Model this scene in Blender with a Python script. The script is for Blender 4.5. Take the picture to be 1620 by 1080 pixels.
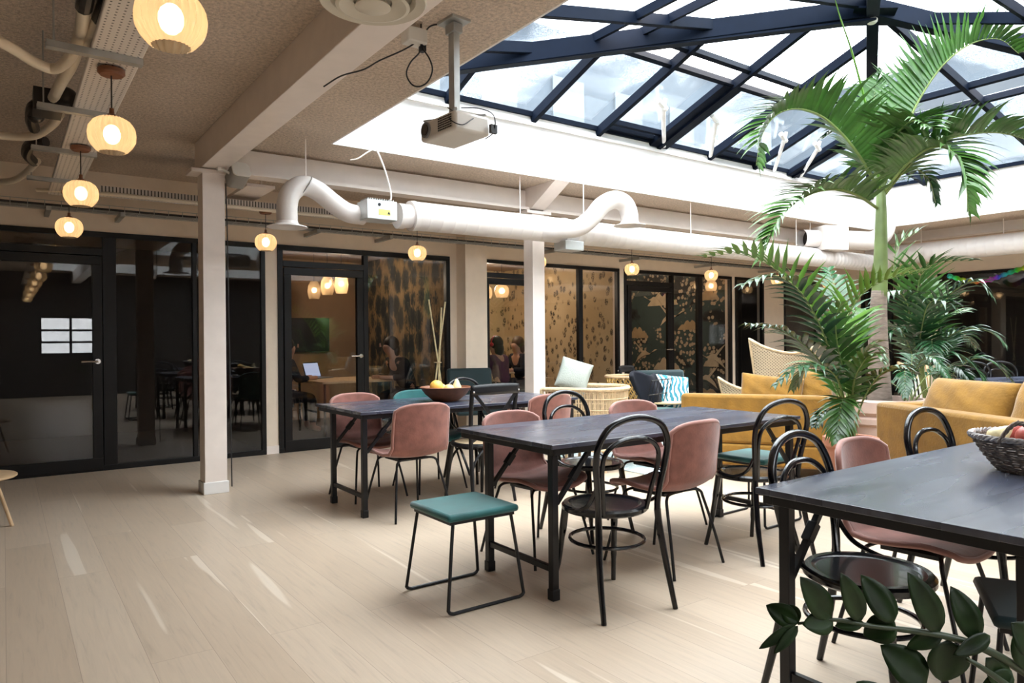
import bpy, bmesh, math, random
from mathutils import Vector, Matrix
random.seed(7)
S = bpy.context.scene
for o_ in list(bpy.data.objects): bpy.data.objects.remove(o_)
COL = S.collection
PI = math.pi

# ------------------------------------------------------------------ camera
CH = 1.28
def cam_axes(y, p, r):
    cy, sy, cp, sp, cr, sr = math.cos(y), math.sin(y), math.cos(p), math.sin(p), math.cos(r), math.sin(r)
    fw = Vector((sy*cp, cy*cp, sp)); rt = Vector((cy, -sy, 0)); up = rt.cross(fw)
    return cr*rt + sr*up, -sr*rt + cr*up, fw
CR, CU, CF = cam_axes(.62046925, -.00211885, -.00819221)
cam_data = bpy.data.cameras.new('camera'); cam = bpy.data.objects.new('camera', cam_data); COL.objects.link(cam)
m3 = Matrix((CR, CU, -CF)).transposed()
cam.matrix_world = Matrix.Translation((0, 0, CH)) @ m3.to_4x4()
cam_data.sensor_width = 36; cam_data.lens = 1126.4/1620*36; cam_data.clip_start = .05; cam_data.clip_end = 300
S.camera = cam
def at(px, py, d):            # world point seen at a pixel, d metres ahead of the camera
    return Vector((0, 0, CH)) + d*(CF + (px-810)/1126.4*CR - (py-540)/1126.4*CU)

# ------------------------------------------------------------------ light and exposure
SKY = 9.0
w = bpy.data.worlds.new('sky'); S.world = w; w.use_nodes = True
nt = w.node_tree; nt.nodes.clear()
wo = nt.nodes.new('ShaderNodeOutputWorld'); bg = nt.nodes.new('ShaderNodeBackground')
tc = nt.nodes.new('ShaderNodeTexCoord'); sx = nt.nodes.new('ShaderNodeSeparateXYZ'); rp = nt.nodes.new('ShaderNodeValToRGB')
nt.links.new(tc.outputs['Generated'], sx.inputs[0]); nt.links.new(sx.outputs['Z'], rp.inputs[0])
rp.color_ramp.elements[0].color = (.66, .68, .70, 1); rp.color_ramp.elements[1].color = (1, .945, .885, 1); rp.color_ramp.elements[1].position = .6
nt.links.new(rp.outputs[0], bg.inputs[0]); bg.inputs[1].default_value = SKY; nt.links.new(bg.outputs[0], wo.inputs[0])
def area(name, loc, rot, sx_, sy_, power, color=(1, 1, 1), portal=False):
    l = bpy.data.lights.new(name, 'AREA'); l.shape = 'RECTANGLE'; l.size = sx_; l.size_y = sy_; l.energy = power; l.color = color
    o = bpy.data.objects.new(name, l); o.location = loc; o.rotation_euler = rot; COL.objects.link(o)
    if portal: l.cycles.is_portal = True
    return o
area('skylight_portal', (6.84, 3.55, 3.06), (0, 0, 0), 8.9, 4.7, 1, portal=True)
area('skylight_portal', (4.0, -2.2, 3.06), (0, 0, 0), 6.9, 2.1, 1, portal=True)
area('window_portal', (1.35, -3.97, 1.47), (PI/2, 0, PI), 1.3, .95, 1, portal=True)
vs = S.view_settings; vs.view_transform = 'Standard'; vs.look = 'None'; vs.exposure = 1.0; vs.gamma = 1; vs.use_curve_mapping = False
S.display_settings.display_device = 'sRGB'

# ------------------------------------------------------------------ materials
class N:
    def __init__(s, name):
        s.m = bpy.data.materials.new(name); s.m.use_nodes = True; s.t = s.m.node_tree; s.t.nodes.clear()
        s.out = s.n('OutputMaterial')
    def n(s, typ, **kw):
        nd = s.t.nodes.new('ShaderNode'+typ)
        for k, v in kw.items():
            if k.startswith('i_'):
                key = k[2:]; key = int(key) if key.isdigit() else key.replace('_', ' ')
                s.put(nd, key, v)
            else: setattr(nd, k, v)
        return nd
    def put(s, nd, key, v):
        if isinstance(v, bpy.types.NodeSocket): s.t.links.new(v, nd.inputs[key])
        elif hasattr(v, 'outputs'): s.t.links.new(v.outputs[0], nd.inputs[key])
        else:
            if isinstance(v, (tuple, list)) and len(v) == 3 and nd.inputs[key].type == 'RGBA': v = (*v, 1)
            nd.inputs[key].default_value = v
    def coord(s, scale=(1, 1, 1), kind='Object', rot=(0, 0, 0)):
        c = s.n('TexCoord'); mp = s.n('Mapping'); s.t.links.new(c.outputs[kind], mp.inputs[0])
        mp.inputs['Scale'].default_value = scale; mp.inputs['Rotation'].default_value = rot
        return mp.outputs[0]
    def noise(s, scale=5, detail=3, vec=None, rough=.5, dist=0):
        nd = s.n('TexNoise'); nd.inputs['Scale'].default_value = scale; nd.inputs['Detail'].default_value = detail
        nd.inputs['Roughness'].default_value = rough; nd.inputs['Distortion'].default_value = dist
        s.t.links.new(vec if vec is not None else s.coord(), nd.inputs['Vector']); return nd.outputs[0]
    def ramp(s, fac, *stops, interp='LINEAR'):
        r = s.n('ValToRGB'); s.t.links.new(fac, r.inputs[0]); cr = r.color_ramp; cr.interpolation = interp
        while len(cr.elements) < len(stops): cr.elements.new(.5)
        for e, (p, c) in zip(cr.elements, stops):
            e.position = p; e.color = (*c, 1) if isinstance(c, (tuple, list)) else (c, c, c, 1)
        return r.outputs[0]
    def math(s, op, a, b=0., c=0.):
        nd = s.n('Math', operation=op)
        for k, v in enumerate((a, b, c)): s.put(nd, k, v)
        return nd.outputs[0]
    def mix(s, fac, a, b, mode='MIX'):
        nd = s.n('Mix', data_type='RGBA', blend_type=mode)
        for k, v in ((0, fac), (6, a), (7, b)): s.put(nd, k, v)
        return nd.outputs[2]
    def bump(s, h, strength=.3, dist=.01):
        b = s.n('Bump'); b.inputs['Strength'].default_value = strength; b.inputs['Distance'].default_value = dist
        s.t.links.new(h, b.inputs['Height']); return b.outputs[0]
    def pbr(s, **kw):
        p = s.n('BsdfPrincipled')
        for k, v in kw.items(): s.put(p, k.replace('_', ' '), v)
        s.t.links.new(p.outputs[0], s.out.inputs[0]); return p
    def fres(s, ior):                           # fresnel that stays right on the inner face of a thin pane
        g = s.n('NewGeometry'); q = s.math('ADD', s.math('MULTIPLY', g.outputs['Backfacing'], 1/ior-ior), ior)
        f = s.n('Fresnel'); s.t.links.new(q, f.inputs[0]); return f
    def fin(s, sh): s.t.links.new(sh.outputs[0] if hasattr(sh, 'outputs') else sh, s.out.inputs[0]); return s.m

def simple(name, col, rough=.5, metal=0, var=.08, vscale=8, bump=0, bscale=60, coat=0, sheen=0, spec=.5):
    n = N(name)
    f = n.noise(vscale, 3)
    lo = tuple(c*(1-var) for c in col); hi = tuple(min(1, c*(1+var)) for c in col)
    c = n.ramp(f, (.3, lo), (.7, hi))
    kw = dict(Base_Color=c, Roughness=rough, Metallic=metal, Coat_Weight=coat, Specular_IOR_Level=spec)
    if sheen: kw['Sheen_Weight'] = sheen; kw['Sheen_Roughness'] = .4
    if bump: kw['Normal'] = n.bump(n.noise(bscale, 3), bump, .01)
    n.pbr(**kw); return n.m

M = {}
M['wall'] = simple('cream_paint', (.84, .71, .575), .6, var=.03, bump=.05)
M['steel_white'] = simple('warm_white_steel_paint', (.86, .765, .70), .42, var=.03)
M['upstand'] = simple('white_upstand_paint', (.82, .80, .78), .6, var=.02)
def ceiling_mat():
    n = N('rough_ceiling_render'); v = n.coord()
    f = n.noise(45, 4, v, .7); g = n.noise(1.2, 4, v); big = n.ramp(g, (.3, (.62, .495, .385)), (.7, (.76, .62, .50)))
    sp = n.ramp(f, (.36, .66), (.6, 1.04)); c = n.mix(1., big, sp, 'MULTIPLY')
    n.pbr(Base_Color=c, Roughness=.9, Normal=n.bump(f, .8, .02)); return n.m
M['ceiling'] = ceiling_mat()
def floor_mat():
    n = N('pale_oak_planks'); v = n.coord((1, 1, 1), rot=(0, 0, PI/2))
    br = n.n('TexBrick', offset=.37, offset_frequency=2, squash=1); n.t.links.new(v, br.inputs['Vector'])
    for k, x in (('Scale', 1.), ('Mortar Size', .0012), ('Mortar Smooth', .1), ('Bias', 0.), ('Brick Width', 2.3), ('Row Height', .235)): br.inputs[k].default_value = x
    br.inputs['Color1'].default_value = (0, 0, 0, 1); br.inputs['Color2'].default_value = (1, 1, 1, 1); br.inputs['Mortar'].default_value = (.5, .5, .5, 1)
    off = n.n('VectorMath', operation='SCALE'); n.t.links.new(br.outputs['Color'], off.inputs[0]); off.inputs['Scale'].default_value = 17.
    ad = n.n('VectorMath', operation='ADD'); n.t.links.new(v, ad.inputs[0]); n.t.links.new(off.outputs[0], ad.inputs[1])
    mp = n.n('Mapping'); n.t.links.new(ad.outputs[0], mp.inputs[0]); mp.inputs['Scale'].default_value = (1.1, 17, 1)
    g1 = n.noise(2.6, 5, mp.outputs[0], .6, .8)
    mp2 = n.n('Mapping'); n.t.links.new(ad.outputs[0], mp2.inputs[0]); mp2.inputs['Scale'].default_value = (.42, 7.5, 1)
    g2 = n.noise(1.0, 2, mp2.outputs[0], .5, .15)
    base = n.ramp(br.outputs['Color'], (0, (.50, .395, .295)), (.5, (.53, .425, .322)), (1, (.56, .455, .35)))
    gr = n.ramp(g1, (.25, .78), (.42, .95), (.55, 1.), (.75, 1.06)); c = n.mix(1., base, gr, 'MULTIPLY')
    sap = n.ramp(g2, (.665, 0), (.685, 1)); c = n.mix(n.math('MULTIPLY', sap, .5), c, (.80, .71, .60))
    c = n.mix(br.outputs['Fac'], c, (.34, .26, .2))
    n.pbr(Base_Color=c, Roughness=n.ramp(g1, (.2, .34), (.8, .46)), Specular_IOR_Level=.45, Normal=n.bump(br.outputs['Fac'], -.25, .003)); return n.m
M['floor'] = floor_mat()
M['frame'] = simple('black_brown_aluminium', (.006, .005, .005), .4, var=.1, spec=.3)
M['rafter'] = simple('navy_steel', (.003, .006, .014), .6, var=.1, spec=.06)
M['black'] = simple('black_steel', (.008, .008, .010), .42, var=.1, spec=.4)
M['bentwood'] = simple('black_lacquered_wood', (.004, .0045, .007), .2, var=.1, coat=.2)
M['pink'] = simple('dusty_pink_velvet', (.235, .088, .066), .8, var=.26, vscale=11, sheen=.45, bump=.1, bscale=90)
M['pink_edge'] = simple('pink_velvet_piping', (.34, .155, .125), .7, sheen=.5)
M['teal'] = simple('teal_velvet', (.010, .105, .105), .7, var=.25, vscale=7, sheen=.5)
M['dark_teal'] = simple('dark_teal_velvet', (.004, .022, .026), .7, var=.1, sheen=.3)
M['mustard'] = simple('mustard_velvet', (.245, .120, .012), .85, var=.2, vscale=9, sheen=.3, bump=.3, bscale=60)
M['mustard_dk'] = M['mustard']
M['cream_fabric'] = simple('cream_cushion_linen', (.66, .68, .62), .9, var=.04, bump=.2, bscale=200)
M['duct'] = simple('white_duct_paint', (.70, .645, .61), .38, var=.03)
M['galv'] = simple('galvanised_steel', (.42, .42, .40), .42, metal=.6, var=.15)
M['pipe'] = simple('cream_pipe_lagging', (.74, .64, .5), .45, var=.05)
M['dark_lag'] = simple('black_pipe_insulation', (.02, .016, .014), .35, var=.3)
M['cable'] = simple('black_cable', (.01, .01, .012), .4)
M['rattan'] = simple('natural_rattan', (.62, .46, .28), .55, var=.2, vscale=25)
M['leaf'] = simple('palm_leaf_green', (.040, .11, .018), .3, var=.35, vscale=6)
M['leaf2'] = simple('deep_green_leaf', (.018, .070, .024), .27, var=.35, vscale=6)
M['leaf3'] = simple('young_green_leaf', (.11, .25, .03), .4, var=.3, vscale=6)
M['zz'] = simple('glossy_dark_leaf', (.012, .030, .007), .42, var=.5, vscale=20, spec=.25)
M['zz_stem'] = simple('dark_green_stem', (.03, .05, .02), .4)
M['stem'] = simple('palm_stem_green', (.16, .21, .06), .5, var=.2)
M['terracotta'] = simple('terracotta', (.42, .17, .10), .8, var=.1, bump=.1)
M['stone'] = simple('pinkish_stone', (.52, .38, .32), .7, var=.08)
M['soil'] = simple('dark_soil', (.02, .014, .01), .95, var=.3, bump=.6, bscale=40)
M['plastic'] = simple('offwhite_plastic', (.72, .68, .62), .35, var=.02)
M['grey'] = simple('grey_plastic', (.2, .2, .2), .4)
M['lens'] = simple('lens_glass', (.01, .01, .015), .05, coat=1)
M['chrome'] = simple('satin_nickel', (.62, .58, .54), .25, metal=1)
M['wood'] = simple('turned_brown_wood', (.20, .075, .035), .5, var=.25, vscale=14)
M['wood_l'] = simple('light_wood', (.62, .43, .25), .5, var=.15)
M['orange'] = simple('orange_peel', (.90, .52, .10), .45, var=.08, bump=.1, bscale=150)
M['yellow'] = simple('yellow_fruit_skin', (.85, .62, .26), .45, var=.1)
M['apple'] = simple('red_apple_skin', (.62, .14, .12), .35, var=.45, vscale=14)
M['pear'] = simple('pale_pear_skin', (.72, .62, .36), .45, var=.15, vscale=20)
M['wicker'] = simple('grey_wicker', (.16, .125, .10), .7, var=.5, vscale=40)
M['wicker_l'] = simple('pale_grey_wicker', (.42, .39, .38), .7, var=.3, vscale=40)
M['skin'] = simple('skin', (.45, .25, .17), .55)
M['hair'] = simple('dark_hair', (.012, .008, .006), .5)
M['hair_b'] = simple('brown_hair', (.10, .05, .025), .5)
M['sage'] = simple('pale_sage_linen', (.36, .39, .35), .9, var=.06, bump=.3, bscale=90)
M['navy'] = simple('navy_cloth', (.006, .007, .014), .9, var=.3, bump=.3, bscale=20)
M['purple'] = simple('plum_jumper', (.07, .02, .05), .85)
M['white'] = simple('white_paint', (.8, .8, .8), .4)
M['brown_wall'] = simple('brown_office_paint', (.30, .19, .11), .7, var=.04)
M['dark_wall'] = simple('unlit_room_walls', (.05, .042, .038), .7, var=.04)  # darkness of the unlit rooms is put into this wall colour
M['carpet'] = simple('office_carpet', (.10, .085, .08), .95, var=.2, vscale=60)
M['facade'] = None

def glass_mat(name, tint=.9, ior=1.5, rough=0.0, col=(1, 1, 1)):
    n = N(name); fr = n.fres(ior)
    tr = n.n('BsdfTransparent'); tr.inputs[0].default_value = (tint*col[0], tint*col[1], tint*col[2], 1)
    gl = n.n('BsdfGlossy'); gl.inputs['Roughness'].default_value = rough
    mx = n.n('MixShader'); n.t.links.new(fr.outputs[0], mx.inputs[0]); n.t.links.new(tr.outputs[0], mx.inputs[1]); n.t.links.new(gl.outputs[0], mx.inputs[2])
    return n.fin(mx)
M['glass'] = glass_mat('clear_office_glass', .90, 1.55)
M['tablet_glass'] = glass_mat('clear_tabletop_glass', .9, 1.5)
def roof_glass():
    n = N('rain_spotted_roof_glass'); v = n.coord()
    tr = n.n('BsdfTransparent'); tr.inputs[0].default_value = (.86, .92, .97, 1)
    tl = n.n('BsdfTranslucent'); tl.inputs[0].default_value = (.30, .34, .38, 1)
    df = n.n('BsdfDiffuse'); df.inputs[0].default_value = (.45, .5, .55, 1)
    a = n.n('AddShader'); n.t.links.new(tl.outputs[0], a.inputs[0]); n.t.links.new(df.outputs[0], a.inputs[1])
    sp = n.ramp(n.noise(70, 2, v, .7), (.45, 0), (.62, 1)); big = n.ramp(n.noise(.9, 3, v, .5, .5), (.48, .0), (.62, .34))
    fac = n.math('MULTIPLY', sp, big); fac = n.math('ADD', fac, .03)
    m1 = n.n('MixShader'); n.t.links.new(fac, m1.inputs[0]); n.t.links.new(tr.outputs[0], m1.inputs[1]); n.t.links.new(a.outputs[0], m1.inputs[2])
    gl = n.n('BsdfGlossy'); gl.inputs['Roughness'].default_value = .03; fr = n.fres(1.45)
    m2 = n.n('MixShader'); n.t.links.new(fr.outputs[0], m2.inputs[0]); n.t.links.new(m1.outputs[0], m2.inputs[1]); n.t.links.new(gl.outputs[0], m2.inputs[2])
    return n.fin(m2)
M['roof_glass'] = roof_glass()
def tabletop():
    n = N('charcoal_tabletop'); v = n.coord((.8, 5, 1)); f = n.noise(1.6, 4, v, .55, .6)
    c = n.ramp(f, (.35, (.026, .031, .052)), (.65, (.060, .070, .105)))
    n.pbr(Base_Color=c, Roughness=n.ramp(n.noise(1.2, 2, v), (.3, .22), (.7, .32)), Specular_IOR_Level=1.); return n.m
M['tabletop'] = tabletop()
def perf():
    n = N('perforated_white_steel'); c = n.n('TexCoord'); s = n.n('SeparateXYZ'); n.t.links.new(c.outputs['Object'], s.inputs[0])
    def cell(sock, size, off=0.):
        q = n.math('DIVIDE', sock, size); q = n.math('ADD', q, off) if off else q
        q = n.math('FRACT', n.math('ADD', q, 1000.)); q = n.math('SUBTRACT', q, .5); return n.math('MULTIPLY', n.math('MULTIPLY', q, q), size*size)
    d = n.math('ADD', cell(s.outputs['X'], .028), cell(s.outputs['Y'], .030)); hole = n.math('LESS_THAN', d, .0047**2)
    col = n.mix(hole, (.66, .60, .55), (.03, .025, .02)); n.pbr(Base_Color=col, Roughness=.45); return n.m
M['perf'] = perf()
def emis(name, col, st):
    n = N(name); e = n.n('Emission'); e.inputs[0].default_value = (*col, 1); e.inputs[1].default_value = st; return n.fin(e)
M['bulb'] = emis('lamp_bulb_glow', (1, .76, .50), 6.5)
M['bulb_s'] = emis('office_bulb_glow', (1, .72, .46), 6)
def shade_mat():
    n = N('ribbed_amber_glass')
    tr = n.n('BsdfTransparent'); tr.inputs[0].default_value = (1, .86, .66, 1)
    tl = n.n('BsdfTranslucent'); tl.inputs[0].default_value = (.88, .70, .47, 1)
    gl = n.n('BsdfGlossy'); gl.inputs['Roughness'].default_value = .08
    m1 = n.n('MixShader'); m1.inputs[0].default_value = .6; n.t.links.new(tr.outputs[0], m1.inputs[1]); n.t.links.new(tl.outputs[0], m1.inputs[2])
    fr = n.fres(1.45); m2 = n.n('MixShader'); n.t.links.new(fr.outputs[0], m2.inputs[0]); n.t.links.new(m1.outputs[0], m2.inputs[1]); n.t.links.new(gl.outputs[0], m2.inputs[2])
    return n.fin(m2)
M['shade'] = shade_mat()
def velvet_pattern():
    n = N('blue_white_striped_cotton'); v = n.coord((1, 1, 1)); wv = n.n('TexWave', wave_type='BANDS'); n.t.links.new(v, wv.inputs['Vector'])
    wv.inputs['Scale'].default_value = 6; wv.inputs['Distortion'].default_value = 9; wv.inputs['Detail'].default_value = 2; wv.inputs['Detail Scale'].default_value = 1.2
    c = n.ramp(wv.outputs[1], (.42, (.8, .82, .8)), (.52, (.03, .22, .30))); n.pbr(Base_Color=c, Roughness=.85); return n.m
M['zebra'] = velvet_pattern()
def trunk_mat():
    n = N('ringed_palm_trunk'); c = n.n('TexCoord'); s = n.n('SeparateXYZ'); n.t.links.new(c.outputs['Object'], s.inputs[0])
    z = n.math('ADD', s.outputs['Z'], n.math('MULTIPLY', n.noise(6, 2), .05)); q = n.math('FRACT', n.math('DIVIDE', z, .115))
    ring = n.ramp(q, (0, 1.25), (.07, .72), (.2, 1.)); base = n.ramp(n.noise(14, 4, n.coord((1, 1, 4))), (.3, (.17, .13, .105)), (.7, (.28, .22, .18)))
    n.pbr(Base_Color=n.mix(1., base, ring, 'MULTIPLY'), Roughness=.8, Normal=n.bump(q, .4, .006)); return n.m
M['trunk'] = trunk_mat()
M['shaft'] = simple('green_crownshaft', (.15, .21, .07), .4, var=.25, vscale=5)
def paper(name, kind):
    n = N(name); v = n.coord((1, 1, 1))
    if kind == 'foliage':
        vo = n.n('TexVoronoi', feature='F1'); n.t.links.new(n.coord((4.2, 4.2, 2.8)), vo.inputs['Vector']); vo.inputs['Scale'].default_value = 1.0; vo.inputs['Randomness'].default_value = .6
        f = n.math('ADD', vo.outputs['Distance'], n.math('MULTIPLY', n.math('SUBTRACT', n.noise(9, 4, n.coord((2, 2, .9)), .6, 1.5), .5), 1.0))
        c = n.ramp(f, (.34, (.028, .036, .040)), (.50, (.085, .08, .06)), (.56, (.24, .165, .085)), (.85, (.36, .25, .13)))
    elif kind == 'sprigs':
        vo = n.n('TexVoronoi'); n.t.links.new(n.coord((9, 9, 6.5)), vo.inputs['Vector']); vo.inputs['Scale'].default_value = 1.; wv = n.noise(38, 3, n.coord((1, 1, .6)), .6, 2.)
        a = n.ramp(vo.outputs['Distance'], (.30, 1), (.42, 0)); b = n.ramp(wv, (.45, 0), (.49, 1)); f = n.math('MULTIPLY', a, b)
        big = n.ramp(n.noise(.8, 2, v), (.35, (.50, .36, .19)), (.65, (.66, .51, .31))); c = n.mix(f, big, (.06, .045, .03))
    else:
        vo = n.n('TexVoronoi'); n.t.links.new(n.coord((12, 12, 12)), vo.inputs['Vector']); vo.inputs['Scale'].default_value = 1.
        reg = n.ramp(n.noise(1.6, 2, v, .5, .6), (.47, 0), (.50, 1)); dots = n.math('MULTIPLY', n.ramp(vo.outputs['Distance'], (.40, 1), (.44, 0)), reg)
        bgc = n.ramp(n.noise(1.0, 3, n.coord((1, 1, 1.6)), .5, 1.), (.42, (.016, .013, .011)), (.5, (.05, .075, .07)))
        cl = n.ramp(n.noise(.75, 1, n.coord((1, 1, 2.4)), .3), (.60, 0), (.615, 1))
        c = n.mix(dots, bgc, (.50, .38, .25))
    n.pbr(Base_Color=c, Roughness=.8); return n.m
M['paper1'] = paper('palm_grove_wallpaper', 'foliage'); M['paper2'] = paper('leaf_sprig_wallpaper', 'sprigs'); M['paper3'] = paper('blossom_wallpaper', 'blossom')
def rug_mat():
    n = N('faded_pale_rug'); v = n.coord(); f = n.noise(7, 5, v, .7, 1.); c = n.ramp(f, (.4, (.62, .68, .68)), (.55, (.35, .47, .5)), (.62, (.66, .70, .68))); n.pbr(Base_Color=c, Roughness=.95); return n.m
M['rug'] = rug_mat()
def weave_mat():
    n = N('woven_cane'); c = n.n('TexCoord'); s = n.n('SeparateXYZ'); n.t.links.new(c.outputs['Object'], s.inputs[0])
    a = n.math('FRACT', n.math('ADD', n.math('MULTIPLY', s.outputs['X'], 32.), n.math('MULTIPLY', s.outputs['Z'], 32.)))
    b = n.math('FRACT', n.math('SUBTRACT', n.math('MULTIPLY', s.outputs['Z'], 32.), n.math('MULTIPLY', s.outputs['X'], 32.)))
    h = n.math('MULTIPLY', n.math('GREATER_THAN', a, .62), n.math('GREATER_THAN', b, .55))
    n.pbr(Base_Color=n.mix(h, (.62, .49, .33), (.09, .06, .035)), Roughness=.6); return n.m
M['cane'] = weave_mat()
def facade_mat():
    n = N('blue_grey_facade'); v = n.coord(); f = n.noise(.5, 4, v, .6)
    n.pbr(Base_Color=n.ramp(f, (.3, (.011, .020, .031)), (.7, (.026, .038, .049))), Roughness=.8); return n.m
M['facade'] = facade_mat()
def garland_mat():
    n = N('rainbow_paper'); v = n.coord(); s = n.n('SeparateXYZ'); n.t.links.new(v, s.inputs[0])
    h = n.math('FRACT', n.math('MULTIPLY', s.outputs['Y'], 1.6)); hs = n.n('CombineColor', mode='HSV'); n.t.links.new(h, hs.inputs[0]); hs.inputs[1].default_value = .95; hs.inputs[2].default_value = .55
    n.pbr(Base_Color=hs.outputs[0], Roughness=.6); return n.m
M['garland'] = garland_mat()
def screen_mat():
    n = N('laptop_screen_light'); e = n.n('Emission'); b = n.n('TexBrick'); n.t.links.new(n.coord((6, 6, 6)), b.inputs[0])
    e.inputs[0].default_value = (.55, .62, .85, 1); e.inputs[1].default_value = .45; return n.fin(e)
M['screen'] = screen_mat()

# ------------------------------------------------------------------ mesh helpers
def spline(pts, n=8, closed=False):
    P = [Vector(p) for p in pts]; out = []; L = len(P)
    if L < 3: return P
    segs = L if closed else L-1
    for i in range(segs):
        p1, p2 = P[i], P[(i+1) % L]
        p0 = P[i-1] if (i > 0 or closed) else p1*2-p2
        p3 = P[(i+2) % L] if (i+2 < L or closed) else p2*2-p1
        for k in range(n):
            t = k/n
            out.append(.5*((2*p1)+(-p0+p2)*t+(2*p0-5*p1+4*p2-p3)*t*t+(-p0+3*p1-3*p2+p3)*t**3))
    if not closed: out.append(P[-1])
    return out
class MB:
    def __init__(s): s.bm = bmesh.new()
    def v(s, p): return s.bm.verts.new(p)
    def f(s, vs):
        try: return s.bm.faces.new(vs)
        except ValueError: return None
    def box(s, c, d, rot=None, taper=1.):
        c = Vector(c); vs = []
        for z in (-1, 1):
            for x, y in ((-1, -1), (1, -1), (1, 1), (-1, 1)):
                k = taper if z > 0 else 1
                p = Vector((x*d[0]/2*k, y*d[1]/2*k, z*d[2]/2))
                if rot is not None: p = rot @ p
                vs.append(s.v(c+p))
        for q in ((3, 2, 1, 0), (4, 5, 6, 7), (0, 1, 5, 4), (1, 2, 6, 5), (2, 3, 7, 6), (3, 0, 4, 7)): s.f([vs[i] for i in q])
        return s
    def b2(s, a, b):
        return s.box([(a[i]+b[i])/2 for i in range(3)], [abs(b[i]-a[i]) for i in range(3)])
    def beam(s, a, b, w, h, up=(0, 0, 1)):      # rectangular bar from a to b
        a = Vector(a); b = Vector(b); t = (b-a).normalized(); u = Vector(up); sd = t.cross(u).normalized(); u = sd.cross(t)
        R = Matrix((sd, t, u)).transposed(); return s.box((a+b)/2, (w, (b-a).length, h), R)
    def tube(s, pts, r, n=8, closed=False, cap=True):
        P = [Vector(p) for p in pts]; L = len(P); rs = r if isinstance(r, (list, tuple)) else [r]*L
        T = []
        for i in range(L):
            a = P[i-1] if (i > 0 or closed) else P[0]; b = P[(i+1) % L] if (i < L-1 or closed) else P[-1]
            T.append((b-a).normalized())
        u = Vector((0, 0, 1)) if abs(T[0].z) < .9 else Vector((1, 0, 0)); u = (u-T[0]*u.dot(T[0])).normalized()
        rings = []
        for i in range(L):
            u = (u-T[i]*u.dot(T[i]))
            if u.length < 1e-6: u = T[i].orthogonal()
            u.normalize(); w_ = T[i].cross(u)
            rings.append([s.v(P[i]+rs[i]*(math.cos(2*PI*k/n)*u+math.sin(2*PI*k/n)*w_)) for k in range(n)])
        for i in range(L if closed else L-1):
            A, B = rings[i], rings[(i+1) % L]
            if closed and i == L-1:
                best = min(range(n), key=lambda q: (A[0].co-B[q].co).length); B = B[best:]+B[:best]
            for k in range(n): s.f((A[k], A[(k+1) % n], B[(k+1) % n], B[k]))
        if cap and not closed: s.f(rings[0][::-1]); s.f(rings[-1])
        return s
    def lathe(s, prof, c=(0, 0, 0), n=24, ribs=0, amp=0, cap=False):
        c = Vector(c); rings = []
        for r, z in prof:
            ring = []
            for k in range(n):
                a = 2*PI*k/n; rr = r*(1+amp*math.cos(ribs*a)) if ribs else r
                ring.append(s.v(c+Vector((rr*math.cos(a), rr*math.sin(a), z))))
            rings.append(ring)
        for A, B in zip(rings, rings[1:]):
            for k in range(n): s.f((A[k], A[(k+1) % n], B[(k+1) % n], B[k]))
        if cap: s.f(rings[0][::-1]); s.f(rings[-1])
        return s
    def grid(s, fn, nu, nv, thick=0):
        g = [[s.v(fn(i/nu, j/nv)) for i in range(nu+1)] for j in range(nv+1)]
        for j in range(nv):
            for i in range(nu): s.f((g[j][i], g[j][i+1], g[j+1][i+1], g[j+1][i]))
        return s
    def ball(s, c, r, sc=(1, 1, 1), n=14):
        prof = []
        m = n//2+1
        c = Vector(c); rings = []
        top = s.v(c+Vector((0, 0, r*sc[2]))); bot = s.v(c-Vector((0, 0, r*sc[2])))
        for j in range(1, m):
            th = PI*j/m; rings.append([s.v(c+Vector((r*sc[0]*math.sin(th)*math.cos(2*PI*k/n), r*sc[1]*math.sin(th)*math.sin(2*PI*k/n), r*sc[2]*math.cos(th)))) for k in range(n)])
        for k in range(n):
            s.f((top, rings[0][k], rings[0][(k+1) % n])); s.f((bot, rings[-1][(k+1) % n], rings[-1][k]))
        for A, B in zip(rings, rings[1:]):
            for k in range(n): s.f((A[k], B[k], B[(k+1) % n], A[(k+1) % n]))
        return s
    def poly(s, pts, d):                        # planar outline extruded by vector d
        d = Vector(d); a = [s.v(Vector(p)) for p in pts]; b = [s.v(Vector(p)+d) for p in pts]
        s.f(a[::-1]); s.f(b); L = len(a)
        for i in range(L): s.f((a[i], a[(i+1) % L], b[(i+1) % L], b[i]))
        return s
    def build(s, name, mat, parent=None, bevel=0, smooth=35, loc=None, mods=()):
        bmesh.ops.recalc_face_normals(s.bm, faces=s.bm.faces)
        me = bpy.data.meshes.new(name); s.bm.to_mesh(me); s.bm.free()
        me.materials.append(M[mat] if isinstance(mat, str) else mat)
        if smooth:
            me.polygons.foreach_set('use_smooth', [True]*len(me.polygons)); me.set_sharp_from_angle(angle=math.radians(smooth))
        o = bpy.data.objects.new(name, me); COL.objects.link(o)
        if parent is not None: o.parent = parent
        if loc is not None: o.location = loc
        for mtyp, kw in mods:
            md = o.modifiers.new(mtyp.lower(), mtyp)
            for k, v in kw.items(): setattr(md, k, v)
        if bevel:
            md = o.modifiers.new('bevel', 'BEVEL'); md.width = bevel; md.segments = 2; md.limit_method = 'ANGLE'
        return o
def tag(o, label, cat, group=None, kind=None):
    o['label'] = label; o['category'] = cat
    if group: o['group'] = group
    if kind: o['kind'] = kind
    return o
def empty(name, loc=(0, 0, 0), rz=0, parent=None):
    o = bpy.data.objects.new(name, None); o.empty_display_size = .1; COL.objects.link(o); o.location = loc; o.rotation_euler = (0, 0, rz)
    if parent is not None: o.parent = parent
    return o
def thing(name, label, cat, loc=(0, 0, 0), rz=0, group=None):
    return tag(empty(name, loc, rz), label, cat, group)
def struct(o): o['kind'] = 'structure'; return o
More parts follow.
